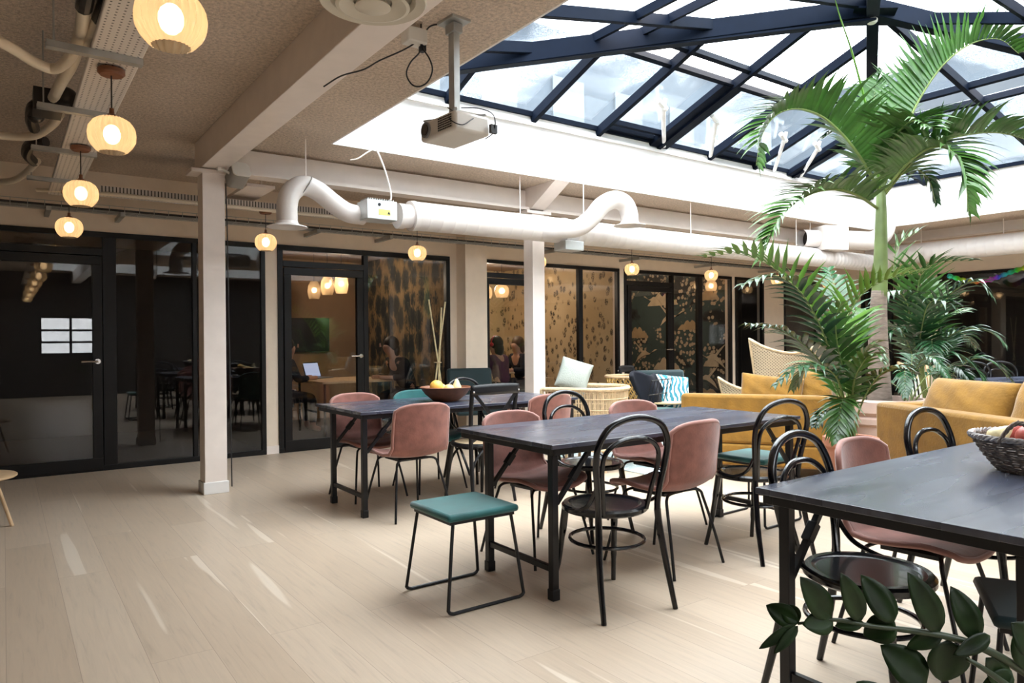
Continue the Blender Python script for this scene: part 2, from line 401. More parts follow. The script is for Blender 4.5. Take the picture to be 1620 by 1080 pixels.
def copy_tree(o, parent=None):
    c = o.copy(); COL.objects.link(c)
    if parent is not None: c.parent = parent
    for ch in [q for q in ALL if q.parent == o]: copy_tree(ch, c)
    return c
ALL = []
def dup(root, loc, rz, label, group=None):
    global ALL
    ALL = list(bpy.data.objects)
    c = copy_tree(root); c.location = loc; c.rotation_euler = (0, 0, rz); c['label'] = label
    if group: c['group'] = group
    return c

# ================================================================== THE ROOM
YW = 8.23; XR = 13.65; ZC = 3.0; XL = -3.2; YF = -4.0; GT = 2.40
struct(MB().b2((XL, YF, -.1), (XR+3.2, YW+3.3, 0)).build('floor', 'floor', smooth=0))
def ceiling():
    X0_, X1_, Y0_, Y1_ = 2.35, 11.33, 1.15, 5.95; x0, x1, y0, y1 = 2.335, 11.345, 1.135, 5.965
    a0, a1, b0, b1 = .485, 7.515, -3.315, -1.085         # second skylight behind the camera
    b = MB()
    for (p, q) in (((XL, YF), (x0, b0)), ((x0, YF), (XR+3.2, b0)), ((XL, b0), (a0, b1)), ((a1, b0), (XR+3.2, b1)), ((XL, b1), (XR+3.2, y0)),
                   ((XL, y0), (x0, y1)), ((x1, y0), (XR+3.2, y1)), ((XL, y1), (XR+3.2, YW+3.3))):
        b.b2((p[0], p[1], ZC), (q[0], q[1], ZC+.12))
    struct(b.build('ceiling', 'ceiling', smooth=0))
    u = MB()
    for (X0, X1, Y0, Y1) in ((X0_, X1_, Y0_, Y1_), (.5, 7.5, -3.3, -1.1)):
        t = .014; zb = ZC+.0; zt = 3.62
        u.b2((X0-t, Y1, zb), (X1+t, Y1+t, zt)); u.b2((X0-t, Y0-t, zb), (X1+t, Y0, zt)); u.b2((X0-t, Y0, zb), (X0, Y1, zt)); u.b2((X1, Y0, zb), (X1+t, Y1, zt))
        u.b2((X0-.0, Y1-.035, zt-.10), (X1, Y1, zt-.07))
    struct(u.build('wall_skylight_upstand', 'upstand', smooth=0))
ceiling()
# glazed back wall: bays between cream posts
bays = [(-3.2, 2.43), (2.57, 4.86), (5.34, 7.98), (8.09, 10.80), (10.90, 11.76), (12.41, XR)]
wb = MB(); wb.b2((XL, YW, GT), (XR, YW+.14, ZC))
posts = [(2.43, 2.57), (4.86, 5.34), (7.98, 8.09), (10.80, 10.90), (11.76, 12.41)]
for a, b in posts: wb.b2((a, YW-.0, 0), (b, YW+.14, GT))
struct(wb.build('wall_back', 'wall', smooth=0))
struct(MB().b2((4.97, 8.0, 0), (5.31, YW-.002, 2.78)).build('trim_1', 'wall', smooth=0))
bb = MB()
for a, b in posts: bb.b2((a, YW-.015, 0), (b, YW-.001, .09))
bb.b2((4.955, 7.985, 0), (5.325, 7.999, .09)); struct(bb.build('baseboard_back', 'steel_white', smooth=0))
wcount = [0]; dcount = [0]
def glazing(bars, x0, x1, thick=.05, plane='y', c=YW, depth=.07, door=None, top=GT):
    """one glazed bay: frame, mullions (list of (x, width)), panes, optional door (xa, xb, top, hinge)"""
    wcount[0] += 1; root = empty('window_%d' % wcount[0]); struct(root)
    def B(b, a0, a1, z0, z1, d0=-.02, d1=None):
        d1 = depth-.02 if d1 is None else d1
        if plane == 'y': b.b2((a0, c+d0, z0), (a1, c+d1, z1))
        else: b.b2((c+d0, a0, z0), (c+d1, a1, z1))
    f = MB(); B(f, x0, x1, top-thick, top); B(f, x0, x1, 0, .055); B(f, x0, x0+thick, .055, top-thick); B(f, x1-thick, x1, .055, top-thick)
    for (m, w_) in bars: B(f, m-w_/2, m+w_/2, .055, top-thick)
    spans = []; xs = [x0+thick]+[q for (m, w_) in bars for q in (m-w_/2, m+w_/2)]+[x1-thick]
    for i in range(0, len(xs), 2): spans.append((xs[i], xs[i+1]))
    for i, (a, b_) in enumerate(spans):
        if b_-a < .05: continue
        if door and i in door[0]:
            dt = door[1]; B(f, a, b_, dt+.0, dt+.07)
            g = MB(); B(g, a, b_, dt+.07, top-thick, .005, .013); g.build('glass_pane', 'glass', root, smooth=0)
            dcount[0] += 1; dr = empty('door_%d' % dcount[0]); struct(dr)
            lf = MB(); st = .085; a2, b2 = a+.008, b_-.008
            B(lf, a2, b2, dt-st-.008, dt-.008, -.03, .03); B(lf, a2, b2, .02, .02+st+.03, -.03, .03); B(lf, a2, a2+st, .02+st+.03, dt-st-.008, -.03, .03); B(lf, b2-st, b2, .02+st+.03, dt-st-.008, -.03, .03)
            lf.build('door_frame', 'frame', dr, bevel=.003)
            g = MB(); B(g, a2+st, b2-st, .13, dt-st-.008, -.004, .004); g.build('glass_pane', 'glass', dr, smooth=0)
            h = MB(); hx = b2-st/2; ppt = (lambda u_, v_, z_: (u_, c+v_, z_)) if plane == 'y' else (lambda u_, v_, z_: (c+v_, u_, z_))
            h.tube([ppt(hx, -.03, 1.10), ppt(hx, -.085, 1.10)], .011, 10); h.tube(spline([ppt(hx, -.085, 1.10), ppt(hx-.03, -.09, 1.10), ppt(hx-.145, -.09, 1.10)], 4), .0095, 8)
            h.tube([ppt(hx, -.032, 1.10), ppt(hx, -.042, 1.10)], .026, 14)
            h.build('door_handle', 'chrome', dr)
        else:
            g = MB(); B(g, a, b_, .055, top-thick, .005, .013); g.build('glass_pane', 'glass', root, smooth=0)
    f.build('window_frame', 'frame', root, bevel=.003)
    return root
glazing([(-1.4, .05), (-.3, .05), (.878, .12), (1.68, .045)], -3.2, 2.43, door=([2], 2.16))
glazing([(3.655, .06)], 2.57, 4.86, thick=.06, door=([0], 2.15))
glazing([(6.28, .05), (7.165, .08)], 5.34, 7.98, door=([0], 2.15))
glazing([(9.215, .06), (9.92, .11)], 8.09, 10.80, door=([0], 2.15))
glazing([], 10.90, 11.76)
glazing([], 12.41, XR-.1)
# right wall, glazed and dark beyond
rw = MB(); rw.b2((XR, YF, GT), (XR+.14, YW+.14, ZC)); rw.b2((XR, 7.35, 0), (XR+.14, YW+.14, GT)); rw.b2((XR, 5.95, 0), (XR+.14, 6.25, GT)); rw.b2((XR, YF, 0), (XR+.14, YF+.3, GT))
struct(rw.build('wall_right', 'wall', smooth=0))
glazing([(6.8, .08)], 6.25, 7.35, plane='x', c=XR)
glazing([(2.9, .08), (4.15, .1), (1.6, .08), (.2, .08), (-1.2, .08), (-2.6, .08)], YF+.3, 5.95, plane='x', c=XR)
# walls behind and beside the camera
lw = MB(); lw.b2((XL-.14, YF, 0), (XL, YW+3.3, ZC)); struct(lw.build('wall_left', 'dark_wall', smooth=0))
fw_ = MB(); fw_.b2((XL, YF-.14, 0), (.7, YF, ZC)); fw_.b2((2.0, YF-.14, 0), (XR+3.2, YF, ZC)); fw_.b2((.7, YF-.14, 0), (2.0, YF, 1.0)); fw_.b2((.7, YF-.14, 1.95), (2.0, YF, ZC))
struct(fw_.build('wall_front', 'dark_wall', smooth=0))
wcount[0] += 1; rr_ = struct(empty('window_%d' % wcount[0])); f = MB()
for z in (1.0, 1.29, 1.58, 1.90): f.b2((.7, YF-.09, z), (2.0, YF-.03, z+.05))
for k in range(3): x = .7+k*.625; f.b2((x, YF-.1, 1.0), (x+.05, YF-.02, 1.95))
f.build('window_frame', 'frame', rr_)
MB().b2((.72, YF-.07, 1.02), (1.98, YF-.06, 1.93)).build('glass_pane', 'glass', rr_, smooth=0)

# ------------------------------------------------------------------ skylights
def skylight(x0, x1, y0, y1, zb, za, xs_r, ys_r, detail=True):
    wcount[0] += 1; R = struct(empty('window_%d' % wcount[0]))
    xc, yc = (x0+x1)/2, (y0+y1)/2; A = Vector((xc, yc, za))
    C4 = [Vector((x0, y0, zb)), Vector((x1, y0, zb)), Vector((x1, y1, zb)), Vector((x0, y1, zb))]
    # eaves plates
    for i in range(4):
        MB().beam(C4[i]+Vector((0, 0, .02)), C4[(i+1) % 4]+Vector((0, 0, .02)), .07, .05).build('eaves_plate', 'rafter', R, smooth=0)
        MB().beam(C4[i]-Vector((0, 0, .06)), A-Vector((0, 0, .06)), .11, .17).build('hip_rafter', 'rafter', R, bevel=.006)
    T0, T1 = .455, .545
    def face(P, t): return P
    # rafters on each face
    def raf(p, q):
        d = (q-p); MB().beam(p+d*0-Vector((0, 0, .02)), q-Vector((0, 0, .02)), .055, .10).build('rafter', 'rafter', R, bevel=.004)
    for xx in xs_r:
        for (ye, s_) in ((y1, -1), (y0, 1)):
            k = min((xx-x0)/(xc-x0), (x1-xx)/(x1-xc)); k = min(1, k)
            raf(Vector((xx, ye, zb)), Vector((xx, ye+s_*k*(y1-y0)/2, zb+k*(za-zb))))
    for yy in ys_r:
        for (xe, s_) in ((x0, 1), (x1, -1)):
            k = min((yy-y0)/(yc-y0), (y1-yy)/(y1-yc)); k = min(1, k)
            raf(Vector((xe, yy, zb)), Vector((xe+s_*k*(x1-x0)/2, yy, zb+k*(za-zb))))
    lerp = lambda a, b, t: a+(b-a)*t
    for i in range(4):
        a, b = C4[i], C4[(i+1) % 4]
        for t, nm, mt, w_, h_, dz in ((T0, 'purlin', 'rafter', .05, .07, 0), (T1, 'purlin', 'rafter', .05, .07, .0)):
            p, q = lerp(a, A, t), lerp(b, A, t); nrm = (b-a).cross(A-a).normalized()
            if nrm.z < 0: nrm = -nrm
            MB().beam(p+Vector((0, 0, dz)), q+Vector((0, 0, dz)), w_, h_, up=nrm).build(nm, mt, R, smooth=0)
        # glass of this face (lower tier and upper tier)
        nrm = (b-a).cross(A-a).normalized()
        if nrm.z < 0: nrm = -nrm
        off = nrm*.045
        g = MB(); g.poly([a+off, b+off, lerp(b, A, T0)+off, lerp(a, A, T0)+off], nrm*.012); g.build('glass_pane', 'roof_glass', R, smooth=0)
        g = MB(); g.poly([lerp(a, A, T1)+off, lerp(b, A, T1)+off, A+off], nrm*.012); g.build('glass_pane', 'roof_glass', R, smooth=0)
    if detail:
        for xx, wd in ((6.43, .30), (9.2, .28)):      # wide dark double frames of the opening sashes
            MB().beam((xx, y1, zb-.01), (xx, y1-2.4*T0, zb+.88*T0-.01), wd, .07).build('sash_frame', 'rafter', R, bevel=.004)
        for xa, xb in ((5.50, 6.28), (7.42, 8.26)):
            s = MB(); s.b2((xa, y1-.09, zb+.02), (xb, y1-.02, zb+.09)); s.b2((xa, y1-.2, zb+.045), (xb, y1-.14, zb+.10)); s.build('sash_rail', 'rafter', R, smooth=0)
        pl = MB(); c_ = A-Vector((0, 0, .12))
        pl.poly([(xc-.33, yc, za-.14), (xc, yc-.24, za-.14), (xc+.33, yc, za-.14), (xc, yc+.24, za-.14)], (0, 0, .02)); pl.build('apex_plate', 'rafter', R, smooth=0)
        d = MB(); d.lathe([(.001, -.05), (.035, -.05), (.05, -.035), (.055, 0), (.001, 0)], (xc+.02, yc+.02, za-.14), 20); d.build('smoke_detector', 'plastic', R)
        for k, (xf, xt) in enumerate(((6.50, 5.80), (7.36, 6.68), (8.72, 8.0), (9.35, 8.75))):
            p0 = Vector((xf, y1-.04, zb-.02)); p1 = Vector((xt, y1-2.4*.28, zb+.88*.28-.10))
            o = MB(); o.tube([p0, p1], .024, 12); o.tube([p1+Vector((-.10, -.02, .05)), p1+Vector((.05, .01, -.01))], .03, 8); o.tube([p1+Vector((0, 0, -.02)), p1+Vector((0, -.03, .09))], .02, 8)
            o.build('window_opener', 'white', R)
        MB().beam(C4[0]*.0+Vector((2.35, 5.95, 3.50)), Vector((6.85, 3.55, 4.33)), .10, .02).build('hip_flange', 'rafter', R, smooth=0)
    return R
skylight(2.35, 11.33, 1.15, 5.95, 3.62, 4.50, [3.5, 4.54, 5.455, 6.43, 7.37, 8.3, 9.2, 10.2], [2.1, 2.85, 3.55, 4.3, 5.1])
skylight(.5, 7.5, -3.3, -1.1, 3.62, 4.2, [1.7, 2.9, 4.0, 5.1, 6.3], [-2.2], detail=False)
# neighbouring building seen through the roof glass
M['blind'] = simple('window_blind', (.05, .062, .07), .5)
fb = thing('building', 'blue-grey building with rows of windows beyond the roof glass', 'building', (0, 0, 0))
MB().b2((-8, 15, 3.2), (30, 16, 9.7)).build('facade', 'facade', fb, smooth=0)
for i in range(12):
    w_ = MB(); w_.b2((-4+i*2.3, 14.93, 4.6), (-2.9+i*2.3, 14.99, 8.4)); w_.build('window', M['blind'], fb, smooth=0)
MB().b2((-8, 14.6, 9.7), (30, 16, 9.9)).build('parapet', 'upstand', fb, smooth=0)
fb = thing('building', 'pale blue-grey building end wall beyond the right slope of the roof glass', 'building', (0, 0, 0))
MB().b2((20.5, -8, 3.2), (21.5, 14, 8.7)).build('facade', 'facade', fb, smooth=0)
MB().b2((20.3, -8, 8.7), (21.5, 14, 8.85)).build('parapet', 'upstand', fb, smooth=0)
# columns and beams
def column(x0, x1, y0, y1, name, zt=2.74):
    r = struct(empty(name))
    MB().b2((x0, y0, 0), (x1, y1, zt)).build('column_shaft', 'steel_white', r, bevel=.004)
    MB().b2((x0-.012, y0-.012, 0), (x1+.012, y1+.012, .10)).build('column_plinth', 'upstand', r, bevel=.004)
    MB().b2((x0-.09, y0-.02, zt-.035), (x1+.09, y1+.02, zt)).build('column_cap', 'steel_white', r, bevel=.004)
column(1.37, 1.55, 6.37, 6.55, 'trim_2'); column(4.87, 5.04, 6.40, 6.57, 'trim_3')
struct(MB().b2((1.36, -3.9, 2.75), (1.56, 6.6, 3.0)).build('trim_4', 'steel_white', bevel=.004))
ib = MB(); ib.b2((1.56, 6.43, 2.75), (4.86, 6.6, 2.78)); ib.b2((1.56, 6.5, 2.78), (4.86, 6.53, 2.98)); ib.b2((5.05, 6.43, 2.75), (XR, 6.6, 2.78)); ib.b2((5.05, 6.5, 2.78), (XR, 6.53, 2.98))
struct(ib.build('trim_5', 'steel_white', smooth=0))
br = MB(); br.poly([(4.85, 6.4, 2.76), (4.85, 5.96, 3.0), (4.85, 6.6, 3.0), (4.85, 6.6, 2.76)], (.2, 0, 0)); struct(br.build('trim_6', 'steel_white', smooth=0))
cr_ = MB(); cr_.b2((12.2, -3.9, 2.86), (12.4, YW, 3.0)); struct(cr_.build('trim_7', 'steel_white', smooth=0))

# ------------------------------------------------------------------ offices behind the glass
YB = YW+3.2
def slab(name, a, b, mat): return struct(MB().b2(a, b).build(name, mat, smooth=0))
slab('wall_office_back_1', (XL, YB, 0), (2.5, YB+.1, ZC), 'dark_wall')
slab('wall_office_back_2', (2.5, YB, 0), (5.1, YB+.1, ZC), 'brown_wall')
slab('wall_office_back_3', (5.1, YB, 0), (8.03, YB+.1, ZC), 'paper2')
slab('wall_office_back_4', (8.03, YB, 0), (10.85, YB+.1, ZC), 'paper3')
slab('wall_office_back_5', (10.85, YB, 0), (XR+3.2, YB+.1, ZC), 'dark_wall')
slab('wall_office_side_1', (2.46, YW+.14, 0), (2.54, YB, ZC), 'dark_wall')
slab('wall_office_side_2', (5.02, YW+.14, 0), (5.12, YB, ZC), 'paper1')
slab('wall_office_side_3', (7.99, YW+.14, 0), (8.08, YB, ZC), 'paper2')
slab('wall_office_side_4', (10.81, YW+.14, 0), (10.89, YB, ZC), 'paper3')
slab('wall_office_side_5', (12.0, YW+.14, 0), (12.1, YB, ZC), 'dark_wall')
slab('wall_far_right', (XR+3.1, YF, 0), (XR+3.2, YB, ZC), 'dark_wall')
slab('trim_8', (XL, YW+.141, 2.62), (XR, YB, 2.70), 'brown_wall')
slab('trim_9', (XL, YW+.141, 0.0), (12.4, YB, .012), 'carpet')
# printed clouds and cranes on the blossom wallpaper of the side wall
def printed(name, pts, mat, x=10.808):
    m = MB(); m.poly([(x, p[0], p[1]) for p in pts], (-.006, 0, 0)); return m.build(name, mat, bpy.data.objects['wall_office_side_4'], smooth=0)
M['print_cream'] = simple('printed_cream_ink', (.56, .44, .29), .8, var=.15, vscale=6)
M['print_tan'] = simple('printed_tan_ink', (.44, .31, .17), .8, var=.15, vscale=6)
def cloud(cy, cz, w_, h_, mat):
    pts = [(cy+w_/2, cz), (cy-w_/2, cz)]
    for k in range(13):
        t = k/12; pts.append((cy-w_/2+w_*t, cz+h_*(.12+.88*math.sin(PI*t))*(.70+.30*abs(math.sin(4*PI*t)))))
    printed('printed_cloud', pts[:1:-1]+[(cy-w_/2, cz), (cy+w_/2, cz)], mat)
for a in ((9.9, 1.95, .8, .25, 'print_cream'), (8.75, 2.0, .5, .22, 'print_tan'), (10.6, 1.3, .6, .25, 'print_tan'), (9.2, 1.45, .6, .2, 'print_tan'), (9.8, .65, .7, .28, 'print_cream'), (8.7, .75, .35, .2, 'print_cream'), (8.8, .15, .9, .2, 'print_tan')): cloud(*a)
def crane(cy, cz, s, fl=1):
    body = [(0, 0), (.10, .06), (.20, .05), (.34, .18), (.52, .30), (.36, .12), (.25, 0), (.40, -.12), (.50, -.3), (.3, -.16), (.14, -.08), (-.05, -.06), (-.28, .10), (-.36, .09), (-.28, .05), (-.08, -.02)]
    printed('printed_crane', [(cy+fl*s*a, cz+s*b) for a, b in body], 'print_cream', 10.80)
crane(9.6, 1.75, .7); crane(8.75, .95, .75, -1); crane(8.9, .55, .7, -1); crane(10.3, 1.0, .7); crane(10.2, 2.1, .6, -1)

def office_pendant(x, y, z, r, h, first=None, label='', group=None, tall=True):
    t = thing('pendant_lamp', label, 'lamp', (x, y, z), 0, group)
    MB().tube([(0, 0, h/2), (0, 0, 2.62-z)], .004, 6).build('cord', 'cable', t)
    MB().lathe([(r*.55, h/2), (r*.9, h*.25), (r, -.05*h), (r*.92, -h*.3), (r*.75, -h/2)], n=20).build('lamp_shade', 'shade', t)
    MB().ball((0, 0, .0), r*.42, n=10).build('bulb', 'bulb_s', t)
    return t
for i, (px, py, d) in enumerate(((497, 459, 10.9), (518, 452, 10.5), (540, 449, 10.1))):
    p = at(px, py, d)
    office_pendant(p.x, p.y, p.z, .10, .27, label=['left tall glass pendant in the brown office behind the glazed door', 'middle tall glass pendant in the brown office behind the glazed door', 'right tall glass pendant in the brown office behind the glazed door'][i], group='tall pendants in the brown office')
for (px, py, d, lb) in ((794, 460, 10.6, 'round glass pendant over the table in the sprig-papered office'), (768, 462, 10.9, 'round glass pendant half hidden by the door frame of the sprig-papered office'),
                        (975, 475, 12.6, 'round glass pendant behind the door of the blossom-papered office'), (1125, 452, 13.2, 'small pendant by the right pane of the blossom-papered office')):
    p = at(px, py, d); office_pendant(p.x, p.y, min(p.z, 2.35), .11, .2, label=lb)
# office furniture
def plain_table(name, x0, x1, y0, y1, z, mat, label):
    t = thing(name, label, 'table', ((x0+x1)/2, (y0+y1)/2, 0)); w_, d_ = x1-x0, y1-y0
    MB().box((0, 0, z-.015), (w_, d_, .03)).build('tabletop', mat, t, bevel=.004)
    for sx_ in (-1, 1):
        for sy_ in (-1, 1): MB().tube([(sx_*(w_/2-.06), sy_*(d_/2-.06), z-.03), (sx_*(w_/2-.06), sy_*(d_/2-.06), .014)], .018, 8).build('leg', 'black', t)
    return t
plain_table('office_table', 3.38, 4.45, 9.0, 10.1, .75, 'wood_l', 'light wooden meeting table in the brown office')
plain_table('office_table', 5.9, 6.95, 9.65, 10.4, .75, 'wood_l', 'light wooden meeting table in the sprig-papered office')
tv = thing('television', 'dark wall-mounted television in the brown office', 'television', (2.62, YW+1.6, 1.45))
tvp = at(472, 530, 12.0)
tv.location = (tvp.x, YB-.03, tvp.z)
MB().box((0, -.0, 0), (.72, .04, .55)).build('screen', 'black', tv, bevel=.004); MB().box((0, .022, 0), (.5, .016, .3)).build('bracket', 'black', tv)
lp = at(506, 612, 10.3); lt = thing('laptop', 'open laptop with a pale lit screen on the brown office table', 'laptop', (lp.x, lp.y, .751), .5)
MB().box((0, 0, .008), (.33, .23, .016)).build('base', 'grey', lt, bevel=.003)
R_ = Matrix.Rotation(math.radians(-18), 3, 'X'); MB().box((0, .15, .12), (.33, .008, .23), R_).build('lid', 'black', lt)
MB().box((0, .144, .12), (.30, .004, .20), R_).build('screen', 'screen', lt, smooth=0)

def person(name, x, y, rz, lean, top, hair, label, bun=False, seat=.45, armz=.76):
    """seated figure: one skinned body, hair, a jumper colour and trousers"""
    t = thing(name, label, 'person', (x, y, .012), rz)
    def skin(nm, verts, edges, rad, mat, sub=2):
        me = bpy.data.meshes.new(nm); me.from_pydata([Vector(v) for v in verts], edges, []); o = bpy.data.objects.new(nm, me); COL.objects.link(o); o.parent = t
        md = o.modifiers.new('skin', 'SKIN'); me.skin_vertices[0].data[0].use_root = True
        for i, r in enumerate(rad): me.skin_vertices[0].data[i].radius = (r if isinstance(r, tuple) else (r, r))
        md.use_smooth_shade = True; o.modifiers.new('subdivision', 'SUBSURF').levels = 1; o.modifiers['subdivision'].render_levels = sub
        me.materials.append(M[mat]); return o
    L = lean; s = seat
    V = [(0, 0, s+.10), (0, .04+L*.25, s+.30), (0, .05+L*.6, s+.50), (0, .06+L*.8, s+.60), (0, .08+L, s+.70), (0, .11+L*1.05, s+.79),
         (.17, .05+L*.7, s+.52), (.23, .14+L*.6, s+.30), (.15, .36+L*.4, armz-.0), (.08, .48+L*.4, armz+.01),
         (-.17, .05+L*.7, s+.52), (-.23, .14+L*.6, s+.30), (-.15, .36+L*.4, armz-.0), (-.08, .48+L*.4, armz+.01),
         (.10, .04, s+.05), (.12, .42, s+.04), (.12, .42, .08), (.12, .54, .04), (-.10, .04, s+.05), (-.12, .42, s+.04), (-.12, .42, .08), (-.12, .54, .04)]
    E_ = [(0, 1), (1, 2), (2, 3), (3, 4), (4, 5), (2, 6), (6, 7), (7, 8), (8, 9), (2, 10), (10, 11), (11, 12), (12, 13), (0, 14), (14, 15), (15, 16), (16, 17), (0, 18), (18, 19), (19, 20), (20, 21)]
    rad = [(.15, .11), (.14, .10), (.13, .09), .055, .085, .075, .06, .048, .034, .03, .06, .048, .034, .03, .08, .065, .045, .035, .08, .065, .045, .035]
    skin('body', V, E_, rad, 'skin')
    V2 = [(0, 0, s+.10), (0, .04+L*.25, s+.30), (0, .05+L*.6, s+.50), (.17, .05+L*.7, s+.53), (.24, .14+L*.6, s+.30), (.17, .33+L*.4, armz+.01), (-.17, .05+L*.7, s+.53), (-.24, .14+L*.6, s+.30), (-.17, .33+L*.4, armz+.01)]
    skin('jumper', V2, [(0, 1), (1, 2), (2, 3), (3, 4), (4, 5), (2, 6), (6, 7), (7, 8)], [(.17, .13), (.165, .12), (.15, .11), .08, .062, .045, .08, .062, .045], top)
    V3 = [(0, 0, s+.09), (.11, .04, s+.06), (.12, .42, s+.05), (.12, .42, .12), (-.11, .04, s+.06), (-.12, .42, s+.05), (-.12, .42, .12)]
    skin('trousers', V3, [(0, 1), (1, 2), (2, 3), (0, 4), (4, 5), (5, 6)], [(.16, .12), .095, .078, .055, .095, .078, .055], 'navy')
    h = MB(); c = Vector((0, .035+L*1.0, s+.775)); h.ball(c, .108, (.95, 1.05, 1.08), 18)
    if bun: h.ball(c+Vector((0, -.10, .09)), .055)
    else: h.ball(c+Vector((0, -.05, -.10)), .09, (1, .8, 1.3))
    h.build('hair', hair, t)
    n_ = MB(); fc = Vector((0, .115+L*1.08, s+.76)); n_.poly([fc+Vector((-.014, .07, -.02)), fc+Vector((.014, .07, -.02)), fc+Vector((0, .075, .03))], (0, .02, -.005)); n_.build('nose', 'skin', t)
    return t
def stool_box(x, y, label):
    t = thing('office_stool', label, 'stool', (x, y, .012))
    MB().lathe([(.001, .36), (.17, .36), (.19, .38), (.19, .42), (.17, .44), (.001, .44)], n=20).build('seat', 'dark_teal', t)
    for a in range(4):
        c_, s_ = math.cos(a*PI/2+.7), math.sin(a*PI/2+.7); MB().tube([(c_*.12, s_*.12, .37), (c_*.19, s_*.19, 0)], .012, 6).build('leg', 'black', t)
px_, py_ = 4.78, 9.2
person('person', px_, py_, PI/2+.15, .30, 'navy', 'hair', 'dark-haired person in navy bending over the brown office table'); stool_box(px_, py_-.0, 'stool under the person bending over the brown office table')
p = Vector((3.06, 9.75, 0)); person('person', p.x, p.y, -PI/2, .06, 'navy', 'hair', 'person in dark clothes sitting beside the laptop, at the left door edge'); stool_box(p.x, p.y, 'stool under the person beside the laptop')
p = at(797, 600, 11.2); person('person', p.x, p.y, .35, .10, 'purple', 'hair', 'person in a plum jumper wearing headphones, seen from behind'); stool_box(p.x, p.y, 'stool under the person in the plum jumper')
q = bpy.data.objects
hx_, hy_ = p.x-math.sin(.35)*.15, p.y+math.cos(.35)*.15
hp = MB(); hp.tube([(hx_+.118*math.cos(a)*math.cos(.35), hy_+.118*math.cos(a)*math.sin(.35), 1.225+.125*math.sin(a)) for a in [PI*k/12 for k in range(13)]], .011, 6)
for sg in (-1, 1): hp.ball((hx_+sg*.115*math.cos(.35), hy_+sg*.115*math.sin(.35), 1.21), .036)
M['red'] = simple('red_plastic', (.5, .02, .03), .4); tag(hp.build('headphones', 'red'), 'red headphones on the person in the plum jumper', 'headphones')
p = Vector((7.28, 9.85, 0)); person('person', p.x, p.y, PI/2, .08, 'navy', 'hair_b', 'brown-haired person in black sitting opposite the plum jumper'); stool_box(p.x, p.y, 'stool under the brown-haired person in black')
# added point lights: fill for the pendants, and one for the lampless left office
for nm, x, y, pw in (('office_fill_2', 4.0, 9.9, 14), ('office_fill_3', 6.6, 10.0, 26), ('office_fill_4', 9.4, 9.9, 20), ('office_fill_1', -.5, 10.4, .8)):
    l = bpy.data.lights.new(nm, 'POINT'); l.energy = pw; l.color = (1, .82, .62); l.shadow_soft_size = .12
    o = bpy.data.objects.new(nm, l); o.location = (x, y, 2.2); COL.objects.link(o)

# ================================================================== CEILING SERVICES
def pendant(x, y, z, label, ztop):
    t = thing('pendant_lamp', label, 'lamp', (x, y, z), 0, 'ribbed globe pendants')
    r = .10
    pr = [(.030, .082), (.055, .078), (.080, .060), (.096, .032), (.101, 0), (.098, -.028), (.086, -.056), (.066, -.080), (.056, -.086)]
    s = MB(); s.lathe(pr, n=96, ribs=24, amp=.045); s.build('lamp_shade', 'shade', t, smooth=60)
    MB().ball((0, 0, .0), .038, (1, 1, 1.25), 12).build('bulb', 'bulb', t)
    MB().lathe([(.001, .078), (.032, .08), (.030, .088), (.012, .10), (.010, .125), (.001, .125)], n=14).build('socket', 'wood', t)
    MB().tube([(0, 0, .12), (0, 0, ztop-z-.02)], .0035, 6).build('cord', 'cable', t)
    MB().lathe([(.001, ztop-z-.028), (.05, ztop-z-.028), (.06, ztop-z-.018), (.06, ztop-z), (.001, ztop-z)], n=20).build('canopy', 'wood', t)
    return t
pl = ['largest glass globe pendant, nearest the camera under the perforated tray', 'second glass globe pendant from the camera under the perforated tray', 'third glass globe pendant from the camera under the perforated tray', 'farthest glass globe pendant under the perforated tray, in front of the first glass door',
      'glass globe pendant right of the near white column and left of the first duct outlet', 'glass globe pendant in front of the dark foliage wallpaper', 'glass globe pendant hidden behind the second white column', 'glass globe pendant left of the blossom-papered office door', 'glass globe pendant in front of the blossom-papered panes', 'glass globe pendant behind the left palm fronds', 'farthest glass globe pendant along the glazed wall, behind the palm fronds']
for (x, y), lb in zip(((.43, 2.4), (.432, 3.89), (.43, 5.53), (.47, 7.2), (2.15, 7.24), (3.85, 7.23), (5.6, 7.24), (7.34, 7.3), (9.15, 7.35), (10.9, 7.35), (12.5, 7.35), (.43, .85), (.43, -.75), (.43, -2.3)), pl+['glass globe pendant above and left of the camera, seen mirrored in the first door', 'globe pendant behind the camera, second of those mirrored in the first door', 'globe pendant farthest behind the camera, mirrored in the first door']):
    pendant(x, y, 2.28, lb, 2.59)
# perforated trays and struts
tag(MB().b2((.33, -2.6, 2.60), (.54, 7.5, 2.63)).build('perforated_tray', 'perf', bevel=.006), 'perforated white cable tray running away above the globe pendants', 'cable tray')
bpy.data.objects['perforated_tray'].data.materials[0] = M['perf']
pt = MB(); pt.b2((.7, 7.16, 2.60), (XR-.4, 7.36, 2.625)); pt.b2((.7, 7.155, 2.60), (XR-.4, 7.162, 2.66)); tag(pt.build('perforated_tray', 'perf', smooth=0), 'perforated white cable tray running along the glazed wall', 'cable tray')
for i, y in enumerate((3.70, 4.68, 5.70, 6.75)):
    t = thing('strut_channel', ['nearest galvanised strut crossing the perforated tray', 'second galvanised strut crossing the perforated tray', 'third galvanised strut crossing the perforated tray', 'farthest galvanised strut crossing the perforated tray'][i], 'bracket', (.35, y, 2.57), .04, 'galvanised struts under the tray')
    MB().b2((-.19, -.02, 0), (.19, .02, .004)).b2((-.19, -.022, 0), (.19, -.018, .03)).b2((-.19, .018, 0), (.19, .022, .03)).build('channel', 'galv', t, smooth=0)
    for x in (-.16, .18): MB().tube([(x, 0, .01), (x, 0, ZC-2.57)], .004, 6).build('threaded_rod', 'galv', t)
